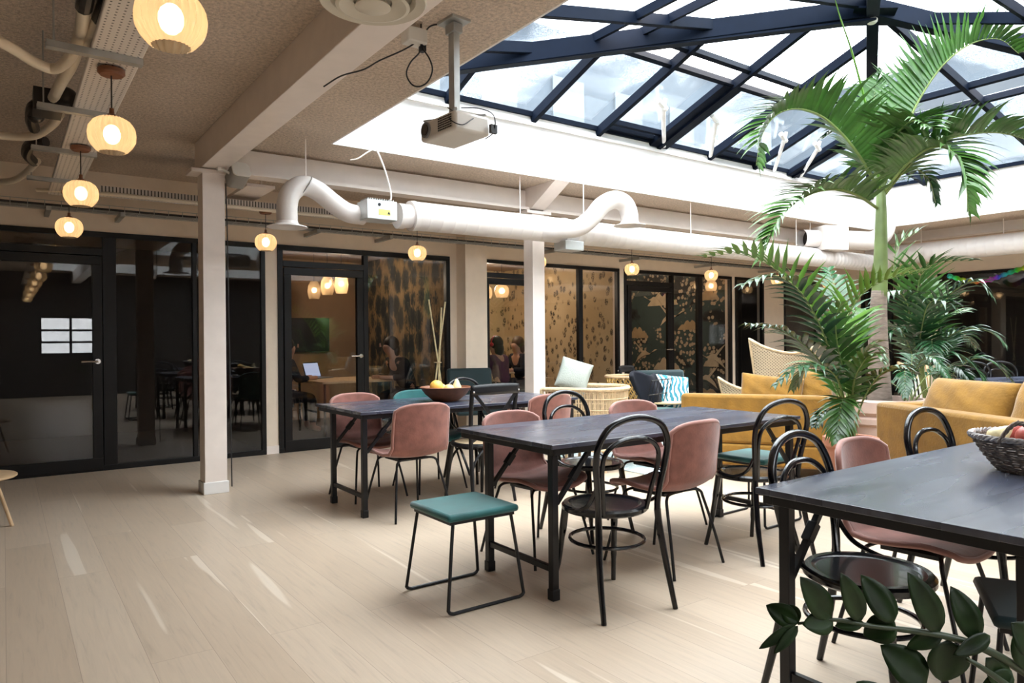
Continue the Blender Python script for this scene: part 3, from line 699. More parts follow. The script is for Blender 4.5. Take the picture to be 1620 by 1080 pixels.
for i, y in enumerate((1.7, 2.9)):
    pass
wt = thing('wire_tray', 'galvanised wire cable tray above the office glazing', 'cable tray', (0, 7.92, 2.55))
m = MB(); L0, L1 = -1.5, XR-.3
for (yy, zz) in ((-.10, 0), (-.05, 0), (0, 0), (.05, 0), (.10, 0), (-.11, .05), (.11, .05)): m.tube([(L0, yy, zz), (L1, yy, zz)], .003, 4)
x = L0
while x < L1: m.tube([(x, -.11, .055), (x, -.11, 0), (x, .11, 0), (x, .11, .055)], .0028, 4); x += .13
m.build('wire_mesh', 'galv', wt)
cb = MB()
for k in range(7):
    yy = -.08+k*.026; cb.tube(spline([(L0+q_*(L1-L0)/14, yy+random.uniform(-.008, .008), .012+.008*(k % 3)) for q_ in range(15)], 3), .008, 5)
cb.build('cable_bundle', 'cable', wt)
for x in (0.35, .95, 1.9, 2.9, 3.8, 6.3, 8.0, 9.8, 11.6): MB().b2((x-.02, -.14, -.045), (x+.02, .30, -.005)).build('bracket', 'galv', wt, smooth=0)
# lagged pipes at the left
def pipe(label, pts, r=.026, name='lagged_pipe', mat='pipe', cat='pipe'):
    t = thing(name, label, cat, (0, 0, 0)); MB().tube(spline(pts, 8), r, 12).build('lagging', mat, t); return t
t = pipe('cream lagged pipe pair curving in from the left above the nearest strut', [(-.9, 3.1, 2.66), (-.3, 3.75, 2.66), (.0, 4.0, 2.66), (.14, 4.2, 2.66), (.22, 4.24, 2.66), (.27, 4.05, 2.66), (.29, 3.72, 2.66), (.28, 3.38, 2.66)])
MB().tube(spline([(.28, 3.40, 2.66), (.28, 3.3, 2.67), (.29, 3.0, 2.74), (.30, 2.6, 2.8)], 8), .033, 10).build('pipe_insulation', 'dark_lag', t)
t = pipe('second cream lagged pipe rising between the struts beside the tray', [(.24, 4.75, 2.66), (.26, 4.45, 2.66), (.29, 4.2, 2.68), (.30, 3.95, 2.68), (.33, 3.72, 2.66), (.35, 3.45, 2.67)], .028)
MB().tube(spline([(.35, 3.5, 2.67), (.355, 3.35, 2.68), (.36, 3.1, 2.70), (.365, 2.6, 2.74)], 8), .037, 10).build('pipe_insulation', 'dark_lag', t)
bx = MB(); bx.box((.22, 4.95, 2.68), (.14, .18, .13)); bx.ball((.30, 4.78, 2.67), .07, (1, 1.3, 1)); bx.ball((.17, 5.15, 2.66), .05, (1, 1.4, 1)); bx.build('valve_insulation', 'dark_lag', t)
t = pipe('cream lagged pipe curving in from the left at the third strut', [(-1.0, 5.6, 2.65), (-.3, 5.75, 2.65), (.0, 5.76, 2.65), (.17, 5.65, 2.65), (.26, 5.35, 2.66), (.29, 5.1, 2.67)])
MB().tube(spline([(.17, 5.45, 2.65), (.15, 5.25, 2.66), (.16, 5.0, 2.67), (.22, 4.95, 2.67)], 6), .034, 10).build('pipe_insulation', 'dark_lag', t)
t = pipe('cream lagged pipe curving in from the left at the farthest strut', [(-1.0, 7.5, 2.64), (-.3, 7.45, 2.64), (.03, 7.3, 2.64), (.15, 6.95, 2.65), (.22, 6.45, 2.66)])
MB().tube(spline([(.20, 6.5, 2.66), (.15, 6.25, 2.66), (.17, 5.95, 2.67), (.25, 5.85, 2.67)], 6), .036, 10).build('pipe_insulation', 'dark_lag', t)
pipe('thin cream conduit running along the glazed wall under the tray', [(.25, 7.45, 2.62), (.6, 7.2, 2.60), (1.4, 7.1, 2.58), (3.0, 7.12, 2.58), (9.0, 7.12, 2.58), (12.5, 7.12, 2.58)], .018, 'conduit')
pipe('black insulated pipe lying beside the third lagged pipe', [(-1.0, 5.8, 2.68), (-.3, 5.9, 2.68), (.05, 5.88, 2.68), (.22, 5.7, 2.68)], .014, 'insulated_pipe', 'dark_lag')

# ducts
def spiral_duct(pts, r, name, label, mat='duct'):
    t = thing(name, label, 'duct', (0, 0, 0)); P = spline(pts, 10); m = MB(); m.tube(P, r, 28)
    m.build('duct_tube', mat, t, smooth=50); return t
DY = 6.02
t = spiral_duct([(3.02, DY, 2.445), (3.16, DY, 2.455)], .11, 'main_duct', 'large white spiral duct running along under the skylight edge to the right')
def duct_run(t, p0, p1, r, step=.13):
    m = MB(); p0 = Vector(p0); p1 = Vector(p1); d = (p1-p0); L = d.length; n_ = int(L/step); P = []; R = []
    for i in range(n_):
        a = i/n_; b = (i+.93)/n_; c_ = (i+.965)/n_
        P += [p0+d*a, p0+d*b, p0+d*c_]; R += [r, r, r*1.012]
    P.append(p1); R.append(r)
    m.tube(P, R, 28); return m.build('duct_section', 'duct', t, smooth=50)
duct_run(t, (3.16, DY, 2.46), (5.05, DY, 2.47), .135); duct_run(t, (5.05, DY, 2.47), (12.2, DY+.02, 2.485), .135, .10)
MB().tube([(3.0, DY, 2.445), (3.06, DY, 2.445)], .118, 24).tube([(3.13, DY, 2.455), (3.18, DY, 2.46)], .142, 28).build('duct_collar', 'duct', t)
MB().tube([(4.98, DY, 2.47), (5.02, DY, 2.47)], .142, 28).build('duct_collar', 'duct', t)
for x in (4.42, 7.1, 9.4): MB().tube([(x, DY, 2.6), (x, DY, ZC)], .005, 6).build('hanger_rod', 'steel_white', t)
t = thing('duct_outlet', 'white bent duct outlet arching down beside the near column', 'duct', (0, 0, 0))
P = spline([(1.93, 5.9, 2.25), (1.93, 5.9, 2.42), (1.97, 5.91, 2.53), (2.07, 5.93, 2.60), (2.2, 5.95, 2.58), (2.36, 5.98, 2.49), (2.5, 6.0, 2.425), (2.66, DY, 2.415)], 8)
MB().tube(P, .085, 24).build('duct_tube', 'duct', t, smooth=60)
MB().lathe([(.085, .03), (.10, .005), (.16, -.012), (.165, -.02), (.10, -.012), (.07, .0), (.07, .05)], (1.93, 5.9, 2.25), 28).build('flange', 'duct', t)
MB().tube([(2.10, 5.93, 2.68), (2.10, 5.93, ZC)], .006, 6).build('hanger_rod', 'steel_white', t)
m = MB(); m.tube([Vector((2.09+.092*math.cos(a)*.6, 5.93+.092*math.sin(a), 2.59+.092*math.cos(a))) for a in [k*PI/8 for k in range(16)]], .005, 5, closed=True); m.build('pipe_clamp', 'galv', t)
t = thing('control_box', 'grey duct control box with a yellow warning label', 'control box', (2.74, 5.90, 2.44))
MB().box((0, 0, 0), (.29, .22, .17)).build('housing', 'galv', t, bevel=.006)
M['yellow_label'] = simple('yellow_warning_sticker', (.72, .66, .16), .5); M['silver'] = simple('pale_galvanised_sheet', (.62, .64, .64), .35, metal=.3)
t.children[0].data.materials[0] = M['silver'] if t.children else M['silver']
bpy.data.objects['housing'].data.materials[0] = M['silver']
MB().box((.02, -.112, -.02), (.11, .003, .05)).build('warning_label', 'yellow_label', t, smooth=0)
m = MB(); m.poly([(.045, -.1145, -.035), (.075, -.1145, -.035), (.06, -.1145, -.008)], (0, -.001, 0)); m.build('warning_symbol', 'black', t, smooth=0)
m = MB(); [m.box((-.13+k*.022, -.02, .09), (.006, .16, .02)) for k in range(12)]; m.build('fins', 'galv', t, smooth=0)
MB().lathe([(.001, 0), (.014, 0), (.014, .004), (.001, .004)], (0, 0, 0), 10).build('knob', 'black', t); bpy.data.objects['knob'].location = (-.03, -.112, .045); bpy.data.objects['knob'].rotation_euler = (PI/2, 0, 0)
m = MB(); m.tube(spline([(.10, 0, .09), (.13, -.02, .15), (.06, -.05, .36), (-.02, -.05, .54), (-.03, -.04, .56)], 6), .008, 6); m.tube(spline([(-.03, -.04, .56), (-.12, -.05, .50), (-.2, -.04, .44), (-.25, 0, .43)], 6), .006, 6); m.build('cable', 'steel_white', t)
t = thing('duct_outlet', 'white bent duct outlet arching down in front of the skylight edge', 'duct', (0, 0, 0))
P = spline([(4.86, 5.96, 2.44), (4.95, 5.85, 2.44), (5.12, 5.72, 2.46), (5.25, 5.65, 2.56), (5.36, 5.60, 2.70), (5.50, 5.56, 2.77), (5.62, 5.53, 2.74), (5.68, 5.52, 2.64), (5.69, 5.52, 2.52)], 8)
P = [Vector((v.x-.17, v.y, v.z)) for v in P]
MB().tube(P, .095, 24).build('duct_tube', 'duct', t, smooth=60)
MB().lathe([(.095, .03), (.11, .005), (.17, -.010), (.172, -.018), (.10, -.010), (.075, .0), (.075, .05)], (5.52, 5.52, 2.52), 28).build('flange', 'duct', t)
MB().tube([(5.02, 5.70, 2.53), (5.02, 5.70, ZC)], .006, 6).build('hanger_rod', 'steel_white', t)
t = tag(MB().box((5.05, 5.98, 2.30), (.26, .2, .10)).build('control_box', M['silver'], bevel=.005), 'pale control box under the second bent duct outlet', 'control box')
# crossing duct at the right wall with open end and square box
t = thing('branch_duct', 'white duct with open black end, square box and upturned elbow behind the palm', 'duct', (0, 0, 0))
pA = at(1268, 377, 10.6); pC = Vector((11.1, 5.6, pA.z))
ax = (pC-pA); ax.z = 0; ax.normalize()
o_ = MB(); P = [pA, pA+ax*.28]; o_.tube(P, .13, 26, cap=False); o_.tube([pA+ax*.01, pA+ax*.27], .122, 26, cap=False); o_.build('duct_end', 'duct', t, mods=())
MB().tube([pA+ax*.12, pA+ax*.13], .123, 26).build('duct_interior', 'dark_lag', t)
R_ = Matrix.Rotation(math.atan2(ax.y, ax.x), 3, 'Z'); MB().box(pA+ax*.47, (.42, .38, .36), R_).build('damper_box', 'duct', t, bevel=.01)
q0 = pA+ax*.67; q1 = q0+ax*.57
MB().tube(spline([q0, q0+ax*.4, q1, q1+ax*.22+Vector((0, 0, .10)), q1+ax*.30+Vector((0, 0, .30)), q1+ax*.30+Vector((0, 0, .55))], 8), .14, 26).build('duct_tube', 'duct', t, smooth=60)
MB().tube([pA+ax*.15, (pA+ax*.15)+Vector((0, 0, ZC-pA.z))], .006, 6).build('hanger_rod', 'steel_white', t)
t = thing('main_duct', 'large white spiral duct running along the right glazed wall', 'duct', (0, 0, 0))
duct_run(t, (11.95, 6.3, 2.62), (11.95, -3.5, 2.62), .155, .12)
for y in (4.3, 5.45, 2.8): MB().tube([(11.95, y, 2.77), (11.95, y, ZC)], .006, 6).build('hanger_rod', 'steel_white', t)
# ceiling diffuser on the beam
t = thing('air_diffuser', 'round cream air diffuser under the sloping white beam', 'air vent', (1.28, 2.78, 2.72))
M['vent'] = simple('cream_vent_enamel', (.62, .56, .45), .4, var=.02)
MB().lathe([(.001, .03), (.15, .03), (.21, .01), (.225, -.006), (.22, -.014), (.18, -.006), (.165, .012)], n=40).build('outer_ring', 'vent', t)
MB().lathe([(.001, -.0), (.10, -.0), (.15, -.022), (.155, -.03), (.14, -.034), (.11, -.02), (.08, -.012)], n=40).build('middle_ring', 'vent', t)
MB().lathe([(.001, -.045), (.06, -.042), (.075, -.034), (.07, -.025), (.001, -.01)], n=30).build('centre_disc', 'vent', t)
# speaker on the column
t = thing('loudspeaker', 'small white and grey loudspeaker tilted beside the near column head', 'speaker', tuple(at(377, 276, 6.05)))
R3 = Matrix.Rotation(math.radians(-62), 3, 'X') @ Matrix.Rotation(.25, 3, 'Y')
R3 = Matrix.Rotation(math.radians(20), 3, 'Z') @ Matrix.Rotation(math.radians(-35), 3, 'Y') @ Matrix.Rotation(math.radians(50), 3, 'X')
def rr_box(m, w_, d_, z0, z1, R, k=6):
    pts = []
    for (cx, cy, a0) in ((1, 1, 0), (-1, 1, PI/2), (-1, -1, PI), (1, -1, 1.5*PI)):
        for i in range(k+1): a = a0+i*PI/2/k; pts.append((cx*(w_/2-.035)+.035*math.cos(a), cy*(d_/2-.035)+.035*math.sin(a)))
    A = [R @ Vector((x, y, z0)) for x, y in pts]; B = [R @ Vector((x, y, z1)) for x, y in pts]
    m.poly(A, B[0]-A[0])
R3 = (CR*.50+CU*.42-CF*.55).to_track_quat('Z', 'Y').to_matrix()
m = MB(); rr_box(m, .15, .14, -.10, .06, R3); m.build('grille', simple('grey_speaker_cloth', (.30, .28, .25), .8, bump=.4, bscale=300), t)
m = MB(); rr_box(m, .153, .143, .06, .075, R3); m.build('top_cap', 'plastic', t, bevel=.004)
m = MB(); m.tube([(-.07, 0, 0), (-.13, .0, .03), (-.15, .02, .06)], .012, 8); m.box((-.14, .02, .05), (.05, .05, .07)); m.build('wall_bracket', 'plastic', t)
p = at(357, 290, 6.2); m = MB(); m.tube(spline([p, (p.x+.01, p.y, 2.2), (p.x+.02, p.y, 1.2), (p.x+.03, p.y, .02)], 6), .005, 6); tag(m.build('speaker_cable', 'cable'), 'black cable hanging down beside the near white column', 'cable')
# flat light on rod near the column
t = thing('ceiling_panel_heater', 'flat white panel hanging on a rod behind the loudspeaker', 'panel', tuple(at(395, 305, 6.9)))
MB().box((0, 0, 0), (.26, .75, .03)).build('panel', 'steel_white', t, bevel=.003); MB().tube([(.05, -.2, 0), (.05, -.2, .3)], .012, 6).build('rod', 'steel_white', t)
# projector
t = thing('projector', 'white projector hanging on a grey pole in front of the skylight', 'projector', (1.99, 3.30, 2.415), math.radians(94))
def rbox(m, a, b): m.b2(a, b)
m = MB(); m.b2((-.165, -.115, -.055), (.165, .115, .05)); m.build('housing', 'plastic', t, bevel=.018)
m = MB(); m.tube([(.10, .113, .0), (.10, .125, .0)], .042, 24); m.build('lens_ring', 'grey', t)
m = MB(); m.tube([(.10, .118, .0), (.10, .129, .0)], .030, 24); m.build('lens', 'lens', t)
m = MB()
for i in range(7):
    for j in range(6): m.box((-.161, -.07+i*.018, -.03+j*.012), (.003, .012, .006))
m.build('vent_grille', 'black', t, smooth=0); m = MB()
for i in range(8):
    for j in range(6): m.box((-.13+i*.016, .116, -.03+j*.012), (.011, .003, .006))
m.build('vent_grille', 'black', t, smooth=0)
m = MB(); m.box((0, 0, .068), (.12, .10, .012)); [m.beam((0, 0, .068), (sx_*.15, sy_*.10, .062), .02, .008) for sx_ in (-1, 1) for sy_ in (-1, 1)]; m.build('mount_plate', 'galv', t, bevel=.002)
m = MB(); m.b2((-.025, -.02, .07), (.025, .02, .60)); m.build('pole', 'galv', t, bevel=.003)
m = MB(); m.box((0, 0, .585), (.15, .12, .03)); m.box((0, 0, .54), (.08, .06, .05)); m.build('ceiling_bracket', 'galv', t, bevel=.003)
m = MB(); m.tube(spline([(.02, .03, .12), (-.08, .06, .06), (-.14, .13, .0), (-.18, .08, -.03), (-.17, .0, .02)], 6), .003, 5); m.tube(spline([(-.02, -.03, .12), (-.12, -.08, .10), (-.2, -.11, .05), (-.19, -.12, -.03), (-.1, -.13, -.05)], 6), .003, 5); m.box((-.19, -.115, -.02), (.02, .04, .045)); m.build('cable', 'cable', t)
d = 3.87
m = MB(); m.tube(spline([at(700, 38, d), at(680, 42, d), at(664, 62, d), at(640, 78, d), at(600, 96, d), at(575, 110, d), at(540, 120, d), at(512, 137, 3.9)], 8), .0045, 6)
tag(m.build('projector_cable', 'cable'), 'black cable strung from the beam to the projector bracket', 'cable')
m = MB(); m.tube(spline([at(666, 38, d), at(666, 62, d), at(664, 82, d), at(650, 98, d), at(643, 116, d), at(650, 132, d), at(662, 137, d), at(676, 130, d), at(684, 112, d), at(680, 94, d), at(669, 76, d), at(667, 62, d)], 6), .0045, 6)
tag(m.build('looped_cable', 'cable'), 'black cable hanging in a loop below the junction box', 'cable')
t = thing('junction_box', 'small white junction box on the ceiling above the looped cable', 'box', tuple(at(655, 28, d))); t.location.z = 2.93; 
MB().box((0, 0, 0), (.12, .09, .08)).build('housing', 'plastic', t, bevel=.008); MB().box((.05, 0, -.02), (.03, .04, .10)).build('plug', 'black', t, bevel=.004)
# rainbow garland
m = MB(); P = spline([at(1500, 436, 11.6), at(1530, 444, 11.6), at(1560, 444, 11.6), at(1590, 434, 11.5), at(1620, 424, 11.4), at(1660, 420, 11.2)], 8)
m.tube(P, [.035*(1+.35*math.sin(i*2.2)) for i in range(len(P))], 7); tag(m.build('garland', 'garland'), 'rainbow paper garland hanging across the right glazed wall', 'garland')

# ================================================================== FURNITURE
TZ = .77
def trestle_table(name, x0, x1, y0, y1, yl0, yl1, label):
    t = thing(name, label, 'table', (x0, y0, 0), 0, 'charcoal trestle tables'); L = x1-x0; Wd = y1-y0
    MB().b2((0, 0, TZ-.022), (L, Wd, TZ)).build('tabletop', 'tabletop', t, bevel=.002)
    f = MB(); f.b2((.02, .015, TZ-.055), (L-.02, .05, TZ-.022)); f.b2((.02, Wd-.05, TZ-.055), (L-.02, Wd-.015, TZ-.022)); f.b2((.02, .05, TZ-.055), (.05, Wd-.05, TZ-.022)); f.b2((L-.05, .05, TZ-.055), (L-.02, Wd-.05, TZ-.022))
    f.build('apron', 'black', t, bevel=.002)
    for sx_, lx in ((1, .045), (-1, L-.045)):
        for ly in (yl0-y0, yl1-y0):
            g = MB().b2((lx-.019, ly-.019, .05), (lx+.019, ly+.019, TZ-.055)).build('leg', 'black', t, bevel=.003)
            MB().b2((lx-.023, ly-.023, 0), (lx+.023, ly+.023, .055)).build('foot_cap', 'black', g, bevel=.004)
            b = MB(); a0 = Vector((lx+sx_*.02, ly, .47)); a1 = Vector((lx+sx_*.235, ly, TZ-.058)); b.beam(a0, a1, .022, .022); mid = a0.lerp(a1, .45); b.beam(mid, mid+(a1-a0)*.22, .034, .032)
            b.build('brace', 'black', t, bevel=.002)
        MB().b2((lx-.012, yl0-y0+.019, .135), (lx+.012, yl1-y0-.019, .165)).build('cross_rail', 'black', t, bevel=.002)
    return t
trestle_table('trestle_table', 2.15, 4.22, 2.68, 3.57, 2.735, 3.30, 'charcoal trestle table in the middle, teal stool at its left end')
trestle_table('trestle_table', 2.08, 4.13, 4.78, 5.69, 4.83, 5.42, 'charcoal trestle table nearest the glazing, with the wooden fruit bowl on it')
trestle_table('trestle_table', 2.09, 4.15, .60, 1.50, .72, 1.41, 'charcoal trestle table at the right front, with the wicker fruit basket on it')

# --- upholstered shell chair; local +y is the way it faces
def shell_pt(u, v):
    prof = [(.235, .425), (.20, .447), (.10, .452), (0, .442), (-.10, .437), (-.175, .452), (-.225, .505), (-.252, .60), (-.268, .71), (-.278, .79), (-.281, .825)]
    hw = [.175, .215, .238, .246, .245, .236, .226, .226, .225, .220, .214]
    s0 = abs(u*2-1); v = .06*s0**3+(1-.06*s0**3-.115*s0**3.6)*v; q = v*(len(prof)-1); i = min(int(q), len(prof)-2); t = q-i
    sm = t
    y = prof[i][0]*(1-sm)+prof[i+1][0]*sm; z = prof[i][1]*(1-sm)+prof[i+1][1]*sm; h = hw[i]*(1-sm)+hw[i+1]*sm
    s = u*2-1; back = max(0, min(1, (v-.45)/.25))
    z += (1-back)*.030*s*s*min(1, v*4+.3); y += back*.052*s*s; y += (1-min(1, v*10))*0
    return Vector((s*h, y, z))
def shell_chair(mat, label, group):
    t = thing('shell_chair', label, 'chair', (0, 0, 0), 0, group)
    MB().grid(shell_pt, 14, 30).build('seat_shell', mat, t, smooth=180, mods=(('SOLIDIFY', dict(thickness=.024, offset=0.)), ('SUBSURF', dict(levels=1, render_levels=2))))
    e = []
    for k in range(31): e.append(shell_pt(0, k/30))
    for k in range(1, 14): e.append(shell_pt(k/14, 1))
    for k in range(31): e.append(shell_pt(1, 1-k/30))
    for k in range(1, 14): e.append(shell_pt(1-k/14, 0))
    MB().tube(e, .0135, 6, closed=True).build('piping', 'pink_edge' if mat == 'pink' else mat, t, smooth=180)
    f = MB()
    f.b2((-.12, -.10, .405), (.12, .12, .421)); f.build('mount_plate', 'black', t, smooth=0)
    for sx_ in (-1, 1):
        for sy_ in (-1, 1):
            MB().tube(spline([(sx_*.03, sy_*.11, .418), (sx_*.12, sy_*.13, .419), (sx_*.158, sy_*.145, .405), (sx_*.172, sy_*.155, .365), (sx_*.205, sy_*.205, .18), (sx_*.232, sy_*.245, 0)], 5), .0085, 8).build('leg', 'black', t)
    return t
# --- bentwood chair, local +y forward
def bentwood_chair(label, group):
    t = thing('bentwood_chair', label, 'chair', (0, 0, 0), 0, group); mt = 'bentwood'
    MB().lathe([(.001, .466), (.16, .466), (.172, .467), (.182, .474), (.203, .474), (.212, .464), (.212, .448), (.203, .440), (.001, .440)], n=56).build('seat', mt, t)
    # rear legs flow into the outer hoop
    hoop = [(-.205, -.285, 0), (-.190, -.235, .22), (-.172, -.200, .44), (-.178, -.205, .56), (-.200, -.225, .70), (-.196, -.245, .80), (-.135, -.262, .885), (0, -.270, .918), (.135, -.262, .885), (.196, -.245, .80), (.200, -.225, .70), (.178, -.205, .56), (.172, -.200, .44), (.190, -.235, .22), (.205, -.285, 0)]
    P = spline(hoop, 7); lo = [p for p in P[:len(P)//2] if p.z < .45]; n0 = len(lo)
    MB().tube(P[:n0+1], [.0125+.004*min(1, p.z/.3) for p in P[:n0+1]], 10).build('leg', mt, t); MB().tube(P[-n0-1:], [.0125+.004*min(1, p.z/.3) for p in P[-n0-1:]], 10).build('leg', mt, t)
    MB().tube(P[n0:-n0], .0155, 12).build('back_hoop', mt, t)
    MB().tube(spline([(-.125, -.172, .462), (-.140, -.190, .56), (-.160, -.215, .68), (-.148, -.232, .758), (-.085, -.246, .806), (0, -.250, .820), (.085, -.246, .806), (.148, -.232, .758), (.160, -.215, .68), (.140, -.190, .56), (.125, -.172, .462)], 7), .0115, 10).build('inner_hoop', mt, t)
    for sx_ in (-1, 1):
        MB().tube(spline([(sx_*.150, .120, .45), (sx_*.158, .140, .32), (sx_*.172, .165, .15), (sx_*.190, .195, 0)], 5), [.019]*6+[.016]*5+[.0125]*5, 10).build('leg', mt, t)
        MB().tube(spline([(sx_*.178, -.212, .645), (sx_*.190, -.200, .58), (sx_*.200, -.150, .505), (sx_*.205, -.06, .468), (sx_*.207, .02, .458)], 6), .0095, 8).build('side_bracket', mt, t)
    MB().tube([(.180*math.cos(a), -.02+.188*math.sin(a), .300) for a in [2*PI*k/40 for k in range(40)]], .0095, 8, closed=True).build('leg_ring', mt, t)
    return t
# --- cross-back chair
def cross_chair(label, group):
    t = thing('cross_back_chair', label, 'chair', (0, 0, 0), 0, group); mt = 'black'
    MB().lathe([(.001, .462), (.15, .464), (.175, .470), (.18, .462)], n=36).build('seat_pad', 'rattan', t)
    MB().lathe([(.17, .440), (.205, .440), (.212, .455), (.205, .470), (.18, .470), (.17, .455), (.17, .440)], n=40).build('seat_rim', mt, t)
    for sx_ in (-1, 1):
        P = spline([(sx_*.200, -.245, 0), (sx_*.186, -.205, .25), (sx_*.186, -.195, .46), (sx_*.205, -.225, .70), (sx_*.215, -.26, .90)], 6)
        MB().tube(P, [.012+.005*min(1, p.z/.3) for p in P], 10).build('back_post', mt, t)
        P = spline([(sx_*.15, .13, .45), (sx_*.165, .16, .25), (sx_*.18, .19, 0)], 6); MB().tube(P, [.012+.006*min(1, p.z/.3) for p in P], 10).build('leg', mt, t)
        b = MB(); b.tube(spline([(sx_*.186, -.20, .22), (sx_*.150, -.19, .33), (sx_*.08, -.18, .405), (sx_*.02, -.17, .44)], 5), .010, 8); b.tube(spline([(sx_*.165, .155, .22), (sx_*.14, .15, .33), (sx_*.08, .14, .405), (sx_*.02, .13, .44)], 5), .010, 8); b.tube(spline([(sx_*.186, -.18, .24), (sx_*.19, -.12, .34), (sx_*.18, -.05, .41), (sx_*.17, 0, .44)], 5), .010, 8)
        b.build('bent_brace', mt, t)
    m = MB()
    def rail(u, v): s = u*2-1; return Vector((s*.228, -.262-.035*(1-s*s), .862+.072*v+.012*(1-s*s)*v))
    m.grid(rail, 16, 3); m.build('top_rail', mt, t, mods=(('SOLIDIFY', dict(thickness=.018, offset=0.)),))
    for sx_ in (-1, 1):
        m = MB(); P = spline([(-sx_*.212, -.268, .885), (-sx_*.10, -.272, .76), (0, -.262+sx_*.006, .655), (sx_*.10, -.24, .56), (sx_*.178, -.205, .50)], 6)
        for a, b in zip(P, P[1:]): m.beam(a, b, .010, .026, up=(1, 0, .2))
        m.build('cross_slat', mt, t, smooth=0)
    m = MB(); [m.ball((sx_*.214, -.282, .885), .009, n=8) for sx_ in (-1, 1)]; m.build('screw', 'chrome', t)
    return t
def velvet_stool(label, mat='teal'):
    t = thing('velvet_stool', label, 'stool', (0, 0, 0), 0)
    def padf(u, v): return None
    m = MB(); m.b2((-.205, -.20, .425), (.205, .20, .462)); m.build('seat_pad', mat, t, bevel=.016)
    m = MB(); m.b2((-.185, -.18, .41), (.185, .18, .425)); m.build('seat_board', 'black', t, smooth=0)
    for sy_ in (-1, 1):
        y = sy_*.178
        MB().tube(spline([(-.165, y*.98, .412), (-.172, y, .38), (-.212, y*1.16, .06), (-.214, y*1.19, .022), (-.19, y*1.19, .0085), (-.15, y*1.19, .0085), (.15, y*1.19, .0085), (.19, y*1.19, .0085), (.214, y*1.19, .022), (.212, y*1.16, .06), (.172, y, .38), (.165, y*.98, .412)], 5), .0085, 8).build('sled_leg', 'black', t)
    return t
GS = 'pink velvet shell chairs'; GB = 'black bentwood chairs'
c0 = shell_chair('pink', 'pink velvet shell chair seen from behind at the left of the glazing-side table', GS); c0.location = (2.44, 4.77, 0); c0.rotation_euler = (0, 0, .04)
dup(c0, (2.46, 5.52, 0), PI+.05, 'pink velvet shell chair behind the left end of the glazing-side table', GS)
dup(c0, (2.60, 3.40, 0), PI+.08, 'pink velvet shell chair facing us behind the left end of the middle table', GS)
dup(c0, (3.08, 2.83, 0), .10, 'pink velvet shell chair seen from behind, right of the front bentwood chair', GS)
dup(c0, (3.70, 3.46, 0), PI-.03, 'pink velvet shell chair behind the middle table, in front of the rattan armchair', GS)
dup(c0, (3.69, 4.86, 0), .05, 'pink velvet shell chair seen from behind at the right of the glazing-side table', GS)
dup(c0, (3.07, 1.42, 0), PI+.06, 'pink velvet shell chair facing us behind the right front table', GS)
tc_ = shell_chair('teal', 'teal velvet shell chair behind the wooden bowl', 'teal shell chairs'); tc_.location = (3.03, 5.50, 0); tc_.rotation_euler = (0, 0, PI)
b0 = bentwood_chair('black bentwood chair standing clear in front of the middle table', GB); b0.location = (2.42, 2.61, 0); b0.rotation_euler = (0, 0, -.14)
dup(b0, (3.17, 3.54, 0), PI+.05, 'black bentwood chair behind the middle table, overlapping a pink chair', GB)
dup(b0, (3.70, 2.68, 0), -.16, 'black bentwood chair at the right end of the middle table, near side', GB)
dup(b0, (2.445, 1.30, 0), PI+.06, 'black bentwood chair under the left end of the right front table', GB)
dup(b0, (3.70, 1.42, 0), PI-.05, 'black bentwood chair behind the fruit basket table, in front of the right sofa', GB)
dup(b0, (3.58, 5.53, 0), PI+.1, 'black bentwood chair behind the glazing-side table, right of the bowl', GB)
x0_ = cross_chair('black cross-back chair with a rattan seat at the glazing-side table', 'cross-back chairs'); x0_.location = (3.10, 4.84, 0); x0_.rotation_euler = (0, 0, .03)
s0 = velvet_stool('teal velvet stool on black sled legs at the left end of the middle table'); s0.location = (1.885, 3.07, 0)
dup(s0, (4.33, 3.10, 0), .03, 'teal velvet stool on sled legs at the right end of the middle table')
s2 = velvet_stool('dark velvet stool at the right edge under the front table, behind the plant leaves', 'dark_teal'); s2.location = (2.62, .80, 0); s2.rotation_euler = (0, 0, .5)

# wooden bowl with fruit
bp_ = Vector((3.04, 5.22, TZ))
t = thing('wooden_bowl', 'turned brown wooden bowl on the glazing-side table', 'bowl', tuple(bp_))
MB().lathe([(.001, .0), (.10, .0), (.115, .01), (.175, .06), (.215, .115), (.222, .118), (.212, .122), (.165, .07), (.11, .03), (.001, .022)], n=48).build('bowl_body', 'wood', t)
def fruit(name, label, cat, loc, r, mat, sc=(1, 1, 1), group=None, stem=True, pear=False):
    t = thing(name, label, cat, loc, random.uniform(0, 6), group)
    m = MB()
    if pear: m.lathe([(.001, -r), (r*.6, -r*.92), (r*.98, -r*.35), (r*.95, r*.1), (r*.62, r*.75), (r*.42, r*1.25), (r*.25, r*1.55), (.001, r*1.62)], n=18)
    else: m.ball((0, 0, 0), r, sc, 18)
    m.build('flesh', mat, t, smooth=180)
    if stem: MB().tube([(0, 0, r*(1.5 if pear else .85)), (.004, .003, r*(1.9 if pear else 1.2))], .0025, 6).build('stalk', 'wood', t)
    return t
fruit('orange', 'large orange at the left in the wooden bowl', 'fruit', (bp_.x-.09, bp_.y+.0, TZ+.122), .058, 'orange')
fruit('lemon', 'pale yellow fruit beside the orange in the wooden bowl', 'fruit', (bp_.x+.0, bp_.y-.05, TZ+.10), .046, 'yellow', (1, 1.15, .95))
fruit('pear', 'pale pear in the wooden bowl beside the cross-back chair', 'fruit', (bp_.x+.10, bp_.y-.01, TZ+.115), .042, 'pear', pear=True)
fruit('lemon', 'yellow fruit low at the back of the wooden bowl', 'fruit', (bp_.x+.0, bp_.y+.09, TZ+.10), .045, 'yellow', (1.1, 1, 1))

